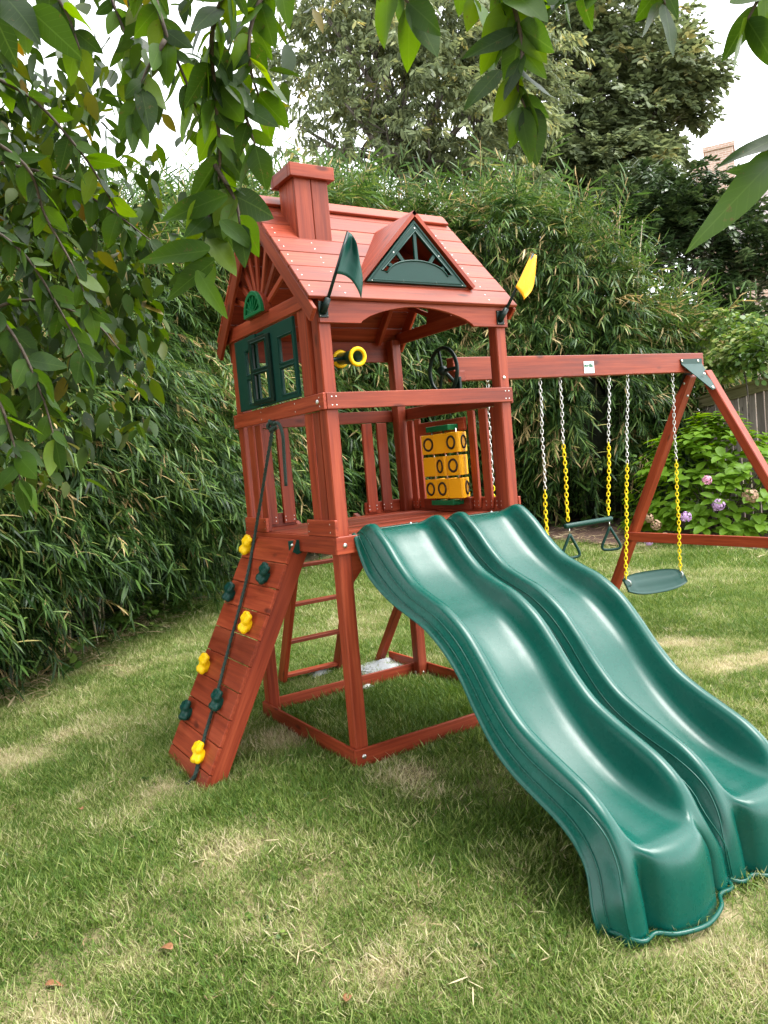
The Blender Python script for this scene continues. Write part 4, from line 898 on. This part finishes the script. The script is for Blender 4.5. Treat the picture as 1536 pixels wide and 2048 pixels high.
def crown(blobs, scl, tint0, tw, parent, name='crown', nz=1.0, thr=.33):
    P, R, S, Tn = [], [], [], []
    for (u, v, dp, r, n) in blobs:
        c = at(u, v, dp)
        for k in range(n):
            d = Vector((random.gauss(0, 1), random.gauss(0, 1), random.gauss(0, .85))).normalized(); rr = r * random.random() ** .45
            q = c + d * rr
            cl = float(vnoise(q.x * .7 + q.z, q.y * .7 - q.z * .6, 1.0 * nz, 4))
            if cl < thr and random.random() < .8: continue
            P.append(tuple(q)); R.append((rnd(-.6, .6), rnd(-.5, .7), math.atan2(d.y, d.x) + random.gauss(0, .7))); S.append(scl * rnd(.7, 1.3))
            Tn.append(tint0 + .3 * (cl - .5) + .16 * d.z + random.gauss(0, .1) + (.4 if random.random() < .03 else 0))
    return scatter(name, P, R, S, Tn, tw, parent)
def limbs(parent, base, fork, blobs, r0, sub=5):
    base, fork = Vector(base), Vector(fork)
    tube('trunk', parent, crom([tuple(base), tuple(base.lerp(fork, .5) + Vector((rnd(-.1, .1), rnd(-.1, .1), 0))), tuple(fork)], 4), [r0 * (1.15 - .35 * i / 8) for i in range(9)], BARK, 10)
    for (u, v, dp, r, n) in blobs:
        c = at(u, v, dp); m = fork.lerp(c, .5) + Vector((rnd(-.3, .3), rnd(-.3, .3), rnd(-.2, .4)))
        l = tube('limb', parent, crom([tuple(fork), tuple(m), tuple(c)], 4), [r0 * (.42 - .3 * i / 8) for i in range(9)], BARK, 6)
        for k in range(sub):
            a = m.lerp(c, random.random()); d = Vector((rnd(-1, 1), rnd(-1, 1), rnd(-.5, .8))).normalized()
            tube('twig', l, [a, a + d * r * .45 + Vector((0, 0, .05)), a + d * r * .85], [.03, .02, .006], BARK, 4)
blA = [(605, 110, 17, 1.15, 150), (720, 40, 17, 1.4, 330), (690, 205, 16.5, 1.2, 260), (595, 250, 16.5, .8, 60), (820, 170, 17, 1.6, 560), (860, 320, 16.5, 1.3, 420), (760, 330, 16.5, 1.0, 200), (940, 70, 17.5, 1.7, 560), (960, 280, 17, 1.5, 520), (990, 400, 16.5, 1.0, 300), (840, -80, 18, 2, 400), (670, 330, 16, .7, 60), (1040, 150, 17.5, 1.2, 300), (700, -80, 18, 1.5, 220), (640, 20, 17, .9, 80)]
TA = thing('tall_tree', at(826, 700, 17), 'tall pale green tree with drooping leaves right behind the tower roof', 'tree'); limbs(TA, at(832, 640, 17), at(826, 360, 17), blA, .2)
crown(blA, 1.05, .47, TWA, TA, nz=1.5, thr=.47)
blB = [(1090, 130, 21, 1.9, 520), (1190, 250, 21, 1.9, 560), (1290, 170, 21, 1.5, 380), (1375, 150, 21, .85, 130), (1200, 50, 21, 1.9, 500), (1100, 330, 20.5, 1.8, 520), (1230, 370, 20, 1.5, 400), (1375, 215, 21, .6, 80), (1140, 430, 20, 1.6, 420), (1270, 290, 21, 1.2, 280), (1330, 80, 21.5, 1.1, 130), (1060, -40, 21, 2, 320)]
TB = thing('tall_tree', at(1190, 760, 21), 'darker leafy tree at the back, right of the pale tree', 'tree'); limbs(TB, at(1190, 760, 21), at(1195, 400, 21), blB, .25)
crown(blB, 1.2, .45, TWB, TB, nz=1.4, thr=.42)
blH = [(1250, 470, 15.5, 1.1, 420), (1340, 430, 15.5, 1.15, 480), (1420, 520, 15, 1.2, 520), (1330, 560, 15, 1.3, 520), (1490, 640, 14.5, 1.1, 420), (1190, 520, 15.5, 1.1, 350), (1405, 400, 15.5, .75, 240), (1500, 540, 15, .7, 180), (1440, 680, 14, .9, 300), (1280, 385, 16, .7, 160)]
TH = thing('evergreen_shrub', at(1370, 900, 15), 'tall glossy dark evergreen shrub in front of the brick chimney', 'shrub'); limbs(TH, at(1370, 900, 15), at(1370, 640, 15), blH, .09, 3)
crown(blH, 1.1, .45, TWH, TH, nz=1.6)
blV = [(1440, 730, 11.9, .26, 60), (1490, 700, 11.3, .32, 80), (1540, 670, 10.8, .4, 110), (1470, 655, 12, .35, 70), (1400, 725, 12.4, .2, 30)]
VI = thing('climbing_vine', fa.lerp(fb, .4), 'pale variegated climbing vine spilling over the fence top', 'vine')
tube('stem', VI, crom([tuple(at(1500, 900, 11.4)), tuple(at(1495, 780, 11.3)), tuple(at(1480, 710, 11.4))], 4), .012, BARK, 5); crown(blV, .9, .55, TWV, VI, 'foliage', 2, .2)
# ground-level weeds along the left hedge foot
P, R, S, Tn = [], [], [], []
for (u, v, r, n) in ((300, 1195, .3, 60), (285, 1150, .25, 34), (230, 1262, .35, 46), (400, 1185, .3, 40), (340, 1225, .3, 40), (100, 1330, .3, 26), (470, 1165, .3, 20), (1110, 960, .5, 40), (1080, 1000, .5, 40), (1180, 980, .5, 30), (1270, 760, .6, 50), (1040, 1040, .4, 20)):
    g = ground(u, max(v, 1050)) if v < 1100 else ground(u, v)
    for k in range(n):
        q = Vector((g.x + rnd(-r, r), g.y + rnd(-r, r), 0)); hh = (abs(random.gauss(0, .16)) if v > 1100 else rnd(0, 1.4)) + .03
        if v == 1150: hh += rnd(.1, .5)
        q += (Vector((CAM.x, CAM.y, 0)) - Vector((q.x, q.y, 0))).normalized() * rnd(0, .35)
        P.append((q.x, q.y, float(gz(q.x, q.y)) + hh)); R.append((rnd(-.4, .4), rnd(-.4, .4), rnd(0, 6.3))); S.append(rnd(.5, 1.0)); Tn.append(rnd(.3, .75))
wv = scatter('ground_weeds', P, R, S, Tn, TWV); tag(wv, 'low green weeds and vine leaves at the hedge foot', 'weeds')
# --- hydrangea
hc = ground(1436, 1066); HY = thing('hydrangea_bush', hc, 'bright green hydrangea bush with pink flower heads by the fence', 'hydrangea')
lvp = lambda t: math.sin(math.pi * min(1, t * .9 + .08)) ** .75
hm = []
for k in range(4):
    lv = Leaves(); lv.add((0, 0, 0), (1, 0, .15), (0, 0, 1), 1, .58, bend=rnd(.15, .4), fold=.3, seg=6, prof=lvp, bv=rnd(.2, .9)); hm.append(lv.mesh('leaf', HYD))
hcam = Vector((CAM.x - hc.x, CAM.y - hc.y, 0)).normalized(); hside = Vector((hcam.y, -hcam.x, 0))
HM_ = []; nl = 0; shoots = []
for k in range(210):
    a = rnd(-1.9, 1.9); e = rnd(-.1, 1.45); d = (hcam * math.cos(a) + hside * math.sin(a)) * math.cos(e) + Vector((0, 0, math.sin(e)))
    r = Vector((d.x * 1.3, d.y * 1.3, d.z * 1.62 + .08)); q = hc + r * rnd(.82, 1.02)
    if q.z < hc.z + .05: continue
    shoots.append((q, d))
shoots.sort(key=lambda s: (s[0] - CAM).length)
rest = Leaves()
for k, (q, d) in enumerate(shoots):
    up = (d * .6 + Vector((0, 0, .7))).normalized(); e1 = up.orthogonal().normalized(); e2 = up.cross(e1)
    for j in range(7):
        a = j * 2.4 + k; L_ = rnd(.13, .22) * (1 if j < 5 else .6); dd = (e1 * math.cos(a) + e2 * math.sin(a)) * (.95 if j < 5 else .5) + up * (.25 if j < 5 else .8)
        if nl < 290:
            nl += 1; M = frame(q - up * .02 * j, dd, up.cross(dd)) @ Matrix.Diagonal((L_, L_, L_, 1)); o = link('leaf', hm[(j + k) % 4], None, HY, M)
        else: rest.add(q - up * .02 * j, dd, up, L_, L_ * .58, bend=.25, fold=.25, seg=5, prof=lvp)
for k in range(900):
    a = rnd(0, 6.28); e = rnd(-.2, 1.5); d = Vector((math.cos(a) * math.cos(e), math.sin(a) * math.cos(e), math.sin(e))); q = hc + Vector((d.x * 1.2, d.y * 1.2, d.z * 1.5 + .1)) * rnd(.35, .92)
    if q.z > hc.z: rest.add(q, d + Vector((rnd(-1, 1), rnd(-1, 1), rnd(-.5, .3))), (0, 0, 1), rnd(.1, .17), .08, .3, .2, 4, lvp, rnd(0, .5))
o = link('inner_leaves', rest.mesh('inner_leaves', HYD), None, HY); o['kind'] = 'stuff'
for k in range(14):
    d = (hcam * rnd(-.3, 1) + hside * rnd(-1, 1)).normalized(); tube('stem', HY, [hc + d * .1, hc + d * .5 + Vector((0, 0, .5)), hc + d * .8 + Vector((0, 0, rnd(.7, 1.1)))], [.012, .01, .006], TWIG, 5)
def petals(name, col):
    m, nt, bs = newmat(name); geo = N(nt, 'ShaderNodeNewGeometry'); nt.links.new(mix(nt, noise(nt, geo.outputs['Position'], 30, 3), tuple(c * .7 for c in col), col), bs.inputs['Base Color']); bs.inputs['Roughness'].default_value = .6; return m
PK, MV, DRY = petals('pink_petals', (.72, .30, .46)), petals('mauve_petals', (.60, .36, .66)), petals('dry_petals', (.38, .24, .14))
for u, v, r, m, lab in ((1414, 960, .062, PK, None), (1437, 1010, .08, MV, None), (1372, 1034, .07, MV, None), (1312, 1050, .07, DRY, 'faded brownish pink flower head'), (1297, 1083, .06, MV, None), (1298, 1036, .06, DRY, 'faded brownish pink flower head'), (1500, 992, .1, DRY, 'dried brown flower head'), (1330, 1072, .05, DRY, 'faded brownish pink flower head')):
    dp = (hc - CAM).dot(raydir(768, 1024)) - .98 if u < 1350 else (hc - CAM).dot(raydir(768, 1024)) - 1.2
    c = at(u, v, dp); lv = Leaves()
    for k in range(90):
        d = Vector((random.gauss(0, 1), random.gauss(0, 1), random.gauss(0, .8))).normalized(); q = c + d * r * rnd(.85, 1.0); e1 = d.orthogonal().normalized(); e2 = d.cross(e1); a0 = rnd(0, 6)
        for j in range(4): a = a0 + j * 1.571; lv.add(q, (e1 * math.cos(a) + e2 * math.sin(a)) + d * .25, d, r * .24, r * .24, .1, 0, 2, None)
    o = link('flower_head', lv.mesh('flower_head', m), None, HY)
    if lab: o['label'] = lab
# edging stones
GE = thing('stone_edging', ground(1380, 1092), 'row of flat rough stones edging the hydrangea bed', 'edging')
for u, v, w_, d_ in ((1318, 1089, .34, .16), (1352, 1086, .4, .2), (1390, 1088, .46, .22), (1425, 1092, .4, .2), (1462, 1095, .42, .2), (1500, 1098, .4, .2), (1536, 1102, .4, .2), (1575, 1105, .42, .2)):
    g = ground(u, v); bm = bmesh.new(); bmesh.ops.create_cube(bm, size=1); bmesh.ops.subdivide_edges(bm, edges=bm.edges, cuts=2, use_grid_fill=True)
    for q in bm.verts: q.co = Vector((q.co.x * w_ * rnd(.85, 1.1), q.co.y * d_ * rnd(.8, 1.15), q.co.z * .13 * rnd(.75, 1.15)))
    link('stone', bm_mesh(bm, 'stone'), STONE, GE, Matrix.Translation((g.x, g.y, g.z + .04)) @ Matrix.Rotation(math.atan2(hside.y, hside.x) + rnd(-.2, .2), 4, 'Z'))
# ================================================================== overhanging branches near the camera
def lp(t): return (math.sin(math.pi * min(1, t ** .8 * .97 + .03)) ** .8) * (1 - .25 * t) + (.05 if t > .9 else 0)
BL = []
for k in range(6):
    lv = Leaves(); lv.add((0, 0, 0), (1, 0, 0), (0, 0, 1), 1, rnd(.48, .6), bend=rnd(-.05, .38), fold=rnd(.05, .28), seg=9, prof=lp, bv=0); me = lv.mesh('leaf', BIGLEAF)
    c = np.array([v.co[:] for v in me.vertices]); c[:, 2] += .03 * np.sin(c[:, 0] * 7 + k) * np.abs(c[:, 1]) * 4; c[:, 1] += .04 * np.sin(c[:, 0] * 3 + k); me.vertices.foreach_set('co', c.astype(np.float32).ravel()); BL.append(me)
def overhang(name, label, branches, explicit=(), fill=()):
    R_ = thing(name, at(*branches[0][0][0]), label, 'tree branch'); leaves = []
    for pts_, L0, gap, fan in branches:
        W3 = crom([tuple(at(*q)) for q in pts_], 6); tube('branch', R_, W3, [.0065 - .0045 * i / len(W3) for i in range(len(W3))], TWIG, 6)
        acc = 0; sg = 1; nxt = gap * .5; last = np.linalg.norm(np.diff(W3, axis=0), axis=1).sum()
        for i in range(1, len(W3)):
            st = np.linalg.norm(W3[i] - W3[i - 1]); acc += st
            while acc > nxt:
                q = Vector(W3[i]); tg = Vector(W3[i] - W3[i - 1]).normalized(); sg = -sg
                vd = (q - CAM).normalized(); sd = tg.cross(vd).normalized() * sg
                d = tg * rnd(.1, .8) + sd * rnd(.35, 1.0) * fan + Vector((0, 0, -rnd(.2, 1.0))) + vd * rnd(-.5, .5)
                leaves.append((q, d.normalized(), L0 * rnd(.62, 1.2))); nxt += gap * rnd(.6, 1.4)
        q = Vector(W3[-1]); tg = Vector(W3[-1] - W3[-2]).normalized(); leaves.append((q, (tg + Vector((0, 0, -.3))).normalized(), L0))
    for a, b, wob in explicit:
        A, B = at(*a), at(*b); leaves.append((A, (B - A).normalized(), (B - A).length))
    ex = len(leaves) - len(explicit); far_ = []
    for q, L0, n, rr in ((at(u, v, dp), L0, n, rr) for u, v, dp, L0, n, rr in fill):
        for k in range(n):
            o = q + Vector((rnd(-rr, rr), rnd(-rr, rr), rnd(-rr, rr))); far_.append((o, Vector((rnd(-.7, .7), rnd(-.7, .7), -rnd(.1, 1))).normalized(), L0 * rnd(.65, 1.15)))
    order = sorted(range(len(leaves)), key=lambda i: -leaves[i][2] / (leaves[i][0] - CAM).length); keep = set(order[:298]); rest = Leaves()
    for i, (q, d, L_) in enumerate(leaves):
        vd = (q - CAM).normalized(); nrm = (Vector((0, 0, 1)) * rnd(.1, 1) - vd * rnd(-.5, 1.2) + Vector((rnd(-.5, .5), rnd(-.5, .5), 0)))
        if i >= ex: nrm = -vd + Vector((0, 0, .5))
        if i in keep: link('leaf', random.choice(BL), None, R_, frame(q, d, nrm.cross(d)) @ Matrix.Diagonal((L_, L_ * ((.42 if name == 'overhanging_twigs' and L_ / (q - CAM).length > .085 else .7) if i >= ex else rnd(.9, 1.15)), L_, 1)))
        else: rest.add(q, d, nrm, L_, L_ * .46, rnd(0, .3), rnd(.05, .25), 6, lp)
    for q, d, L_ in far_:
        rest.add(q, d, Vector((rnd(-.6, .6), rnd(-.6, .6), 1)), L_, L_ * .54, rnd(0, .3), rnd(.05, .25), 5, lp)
    if rest.V: o = link('far_leaves', rest.mesh('far_leaves', SHADELEAF), None, R_); o['kind'] = 'stuff'
    return R_
lb_ = [([(480, -80, 1.7), (425, 60, 1.75), (432, 200, 1.8), (440, 330, 1.85), (418, 430, 1.85), (402, 500, 1.85)], .105, .02, 1), ([(290, -80, 1.95), (330, 60, 1.95), (375, 170, 2), (425, 300, 2)], .1, .024, 1),
 ([(-80, 120, 2.6), (60, 195, 2.6), (150, 290, 2.6), (205, 370, 2.65), (250, 460, 2.7)], .1, .03, 1), ([(-80, 240, 2.4), (50, 330, 2.4), (90, 430, 2.45), (150, 540, 2.45), (180, 620, 2.45)], .095, .026, 1),
 ([(-80, 420, 2.5), (40, 500, 2.5), (120, 620, 2.5), (170, 720, 2.5)], .1, .026, 1), ([(-80, 560, 2.3), (20, 660, 2.3), (80, 780, 2.3), (110, 880, 2.3)], .1, .026, 1), ([(-90, 700, 2.2), (-10, 790, 2.2), (25, 880, 2.2), (40, 960, 2.2)], .1, .026, 1),
 ([(-120, -20, 1.4), (10, -5, 1.4), (60, 20, 1.4)], .115, .03, 1), ([(60, -80, 2.2), (130, 20, 2.2), (160, 100, 2.2)], .1, .03, 1), ([(190, -80, 2.3), (240, 40, 2.3), (270, 120, 2.3)], .1, .026, 1), ([(-80, 310, 2.8), (100, 350, 2.8), (220, 420, 2.8), (300, 480, 2.8)], .1, .03, 1),
 ([(560, -80, 1.8), (505, 40, 1.8), (500, 130, 1.8), (520, 200, 1.85)], .1, .022, 1), ([(440, 120, 1.8), (480, 200, 1.8), (510, 290, 1.82)], .1, .024, 1), ([(430, 330, 1.85), (470, 400, 1.85), (480, 450, 1.85)], .1, .024, 1), ([(330, 80, 1.95), (290, 150, 1.95), (270, 230, 1.95)], .1, .03, 1), ([(-80, 640, 2.6), (60, 600, 2.6), (180, 640, 2.6), (240, 700, 2.6)], .09, .03, 1)]
OT = overhang('overhanging_tree', 'tree whose leafy branches hang in from the upper left corner', lb_, [((470, -20, 1.7), (500, 40, 1.75), 0), ((455, 390, 1.8), (310, 440, 1.85), 0), ((420, 500, 1.8), (275, 520, 1.85), 0), ((430, 520, 1.8), (330, 600, 1.85), 0), ((440, 440, 1.8), (520, 500, 1.85), 0), ((395, 540, 1.8), (455, 640, 1.85), 0)],
 [(60, 420, 3.2, .095, 480, .5), (40, 650, 3.0, .095, 460, .45), (150, 350, 3.3, .09, 200, .35), (40, 270, 3.0, .095, 150, .28), (10, 140, 3.0, .095, 90, .3), (400, 120, 2.3, .09, 70, .2), (0, 840, 2.8, .095, 200, .26), (110, 560, 3.0, .095, 260, .34), (180, 600, 2.9, .095, 60, .22), (220, 40, 2.6, .1, 26, .25), (60, 20, 2.6, .1, 40, .28), (-20, 300, 2.9, .11, 90, .35), (470, 60, 2.2, .1, 26, .18)])
rb_ = [([(990, -90, 1.6), (1030, 20, 1.6), (1045, 110, 1.6), (1035, 170, 1.6), (1050, 215, 1.6)], .115, .021, .9), ([(760, -100, 1.5), (790, -30, 1.5), (820, 10, 1.5)], .11, .02, 1.1), ([(880, -100, 1.7), (930, -30, 1.7), (950, 0, 1.7)], .1, .026, 1), ([(1220, -100, 1.6), (1160, -30, 1.6), (1120, 0, 1.6)], .11, .026, 1),
 ([(1350, -100, 1.5), (1325, -30, 1.5), (1330, 10, 1.5)], .1, .024, 1), ([(1600, -80, 1.4), (1530, -20, 1.4), (1495, 40, 1.4)], .105, .024, 1), ([(1640, 240, .95), (1590, 262, .95), (1560, 290, .95)], .05, .2, 1)]
overhang('overhanging_twigs', 'leafy twig tips hanging in from the top right edge', rb_, [((1585, 262, .95), (1440, 322, .93), 0), ((1580, 290, .95), (1372, 488, .92), 0), ((1600, 330, .95), (1455, 335, .95), 0), ((1040, 215, 1.6), (1062, 325, 1.6), 0), ((1000, 140, 1.6), (930, 215, 1.58), 0), ((1040, 60, 1.6), (925, 112, 1.6), 0)])
# unseen trunk and crown added left of and behind camera to block skylight
tube('trunk', OT, crom([(-5.4, -4.2, -.4), (-5.35, -4.25, 1.2), (-5.2, -4.1, 2.8), (-5.0, -4.0, 4.2)], 4), [.24 - .01 * i for i in range(13)], BARK, 10)
P, R, S, Tn = [], [], [], []
for cx_, cy_, cz_, r_, n_ in ((-5.0, -3.2, 4.2, 1.9, 900), (-4.4, -1.2, 4.6, 1.4, 450), (-5.8, -.2, 3.4, 1.6, 500), (-3.4, -5.8, 4.2, 1.9, 800), (-6.2, -2.2, 2.4, 1.5, 450), (-1.4, -7.0, 4.0, 1.8, 600)):
    for k in range(n_):
        d = Vector((random.gauss(0, 1), random.gauss(0, 1), random.gauss(0, .8))).normalized() * r_ * random.random() ** .4
        P.append((cx_ + d.x, cy_ + d.y, cz_ + d.z)); R.append((rnd(-.5, .5), rnd(-.3, .7), rnd(0, 6.3))); S.append(rnd(.9, 1.4)); Tn.append(rnd(.3, .7))
OT['category'] = 'tree'; scatter('crown', P, R, S, Tn, TWV, OT)
# ================================================================== grass
def tuft(name, n, R0, hmin, hmax, w):
    lv = Leaves()
    for k in range(n):
        a = rnd(0, 6.28); r = R0 * math.sqrt(random.random()); b = rnd(0, 6.28); ln = rnd(.25, 1.25); h = rnd(hmin, hmax)
        lv.add((r * math.cos(a), r * math.sin(a), -.005), (math.cos(b) * ln, math.sin(b) * ln, 1), (math.cos(b) * -.3 + rnd(-.6, .6), math.sin(b) * -.3 + rnd(-.6, .6), .5), h, w * rnd(.7, 1.3), bend=rnd(-.1, .6), seg=3, prof=lambda t: 1 - .45 * t)
    return src(name, lv.mesh(name, GRASS))
TF = [tuft('grass_tuft', 46, .075, .02, .054, .0030) for k in range(5)] + [tuft('grass_tuft', 30, .085, .02, .045, .0028) for k in range(3)]
NP = 260000; X = rng.uniform(-5, 9.5, NP); Y = rng.uniform(-3.6, 9, NP); Z = gz(X, Y)
PW = np.stack([X, Y, Z], -1) - np.array(CAM); Rn = np.array(RM); pc = PW @ Rn; dep = -pc[:, 2]; uu = 768 + FPX * pc[:, 0] / np.maximum(dep, .01); vv = 1024 - FPX * pc[:, 1] / np.maximum(dep, .01)
kp = (dep > .6) & (uu > -260) & (uu < 1800) & (vv < 2350) & pip(X, Y, lawn_poly)
kp &= rng.random(NP) < np.clip(1.25 - dep / 9, .28, 1)
X, Y, Z, dep = X[kp], Y[kp], Z[kp], dep[kp]
n1 = vnoise(X + .3 * Y, Y, 1.6, 1); n2 = vnoise(X, Y + .2 * X, 4.3, 2); n3 = vnoise(X, Y, 11, 3)
dry = .5 * n1 + .3 * n2 + .2 * n3
pat = np.zeros(len(X))
for u, v, a, s in ((400, 1820, .32, .5), (60, 1500, .35, .4), (250, 1900, .3, .5), (840, 1550, .3, .6), (1330, 1285, .6, .5), (1490, 1330, .7, .5), (570, 1480, .25, .5), (480, 1690, .25, .4), (1530, 1900, .3, .4), (80, 2010, .3, .5), (330, 1600, .22, .6), (1010, 1560, .3, .5), (700, 1950, .25, .3), (1180, 1240, .5, .3), (920, 1750, .25, .25), (1300, 1160, .6, .25), (640, 1840, .3, .3), (300, 1340, .4, .35)):
    g = ground(u, v); pat = np.maximum(pat, s * np.exp(-((X - g.x) ** 2 + (Y - g.y) ** 2) / (a * a) * 1.2))
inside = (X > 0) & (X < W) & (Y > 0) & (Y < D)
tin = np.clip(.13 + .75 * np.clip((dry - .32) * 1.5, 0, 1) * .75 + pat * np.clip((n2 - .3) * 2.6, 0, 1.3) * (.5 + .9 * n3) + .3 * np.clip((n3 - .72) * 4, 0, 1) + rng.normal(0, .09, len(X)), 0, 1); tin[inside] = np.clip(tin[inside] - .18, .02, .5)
nb_ = ((np.abs(X + .01) < .055) & (Y > -.07) & (Y < D + .05)) | ((np.abs(Y + .01) < .055) & (X > -.07) & (X < W)) | ((np.abs(Y - D - .01) < .05) & (X > 0) & (X < W)) | ((Y < -1.68) & (Y > -1.79) & (X > .1) & (X < 1.3)) | ((Y < -1.52) & (Y > -1.7) & (X > .02) & (X < .12))
scl0 = np.where(nb_, .42, 1.0); keep = rng.random(len(X)) > np.clip(pat * 1.05 * (n3 + .35) - .05, 0, .72); scl = scl0 * np.where(inside, 1.1, 1.0) * rng.uniform(.75, 1.25, len(X)) * np.clip(1.12 - .5 * pat - .25 * (n1 - .5), .55, 1.4) * (.68 + .65 * n3) * np.clip(dep / 7, 1, 1.7)
X, Y, Z, tin, scl = X[keep], Y[keep], Z[keep], tin[keep], scl[keep]; M_ = len(X)
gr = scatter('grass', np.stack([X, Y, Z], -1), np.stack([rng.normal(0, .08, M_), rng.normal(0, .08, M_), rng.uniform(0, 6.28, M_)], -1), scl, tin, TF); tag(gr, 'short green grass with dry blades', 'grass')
print('GRASS', M_)
# small broad-leaved weeds in the turf
wx, wy = rng.uniform(-3, 5, 6000), rng.uniform(-2.6, 5, 6000); wk = pip(wx, wy, lawn_poly) & (vnoise(wx, wy, 1.4, 31) > .6) & (rng.random(6000) < .45) & ~((wx > -.1) & (wx < 1.35) & (wy > -1.9) & (wy < 1.3)); wx, wy = wx[wk], wy[wk]; m_ = len(wx)
lw = scatter('lawn_weeds', np.stack([wx, wy, gz(wx, wy) + .018], -1), np.stack([rng.normal(0, .2, m_), rng.normal(0, .2, m_), rng.uniform(0, 6.3, m_)], -1), rng.uniform(.14, .26, m_), rng.uniform(.2, .6, m_), TWV); tag(lw, 'small broad leaved weeds scattered through the turf', 'weeds')
# litter of dry bamboo leaves
ls = []
for k in range(3):
    lv = Leaves()
    for j in range(3): b = rnd(0, 6.28); lv.add((rnd(-.12, .12), rnd(-.12, .12), rnd(.0, .02)), (math.cos(b), math.sin(b), rnd(-.1, .15)), (rnd(-.4, .4), rnd(-.4, .4), 1), rnd(.08, .2), rnd(.008, .016), rnd(-.1, .2), seg=3)
    ls.append(src('dry_leaf', lv.mesh('dry_leaf', STRAW)))
P, R, S, Tn = [], [], [], []
for k in range(900):
    i = random.choices(range(1, len(edge) - 1), [1, 3, 3, 3, 3, 2, 1, 1, 1, 1, 2, 2, 2, 2, 1, 1])[0]; f = random.random(); q = Vector(edge[i]).lerp(Vector(edge[i + 1]), f); dcam = (Vector((CAM.x, CAM.y)) - q).normalized()
    q = q + dcam * (abs(random.gauss(0, .4)) - .25 if i < 8 else random.gauss(-.5, .5)); P.append((q.x, q.y, float(gz(q.x, q.y)) + .035)); R.append((rnd(-.2, .2), rnd(-.2, .2), rnd(0, 6.3))); S.append(rnd(.6, 1.3)); Tn.append(rnd(.2, 1))
for k in range(110):
    q = ground(rnd(0, 1500), rnd(1250, 2040)); P.append((q.x, q.y, q.z + .04)); R.append((rnd(-.2, .2), rnd(-.2, .2), rnd(0, 6.3))); S.append(rnd(.2, .4)); Tn.append(rnd(.2, 1))
li = scatter('leaf_litter', P, R, S, Tn, ls); tag(li, 'dry straw coloured bamboo leaves littering the ground', 'leaf litter')
# single fallen leaves
BRN = petals('brown_dead_leaf', (.28, .12, .05))
for u, v, L_, lab in ((347, 1922, .07, 'curled reddish brown dead leaf on the lawn at the lower left'), (166, 1636, .05, 'pale tan dead leaf on the lawn left of the climbing wall'), (695, 2030, .06, 'brown dead leaf on the lawn at the very bottom edge'), (92, 1995, .06, 'dull brown dead leaf near the lower left corner')):
    g = ground(u, v); lv = Leaves(); b = rnd(0, 6.28); lv.add((g.x, g.y, g.z + .045), (math.cos(b), math.sin(b), .2), (0, 0, 1), L_, L_ * .55, .5, .5, 6, lp); o = link('fallen_leaf', lv.mesh('fallen_leaf', BRN), None); o.modifiers.new('t', 'SOLIDIFY').thickness = .001; tag(o, lab, 'leaf', 'dead leaves on the lawn')
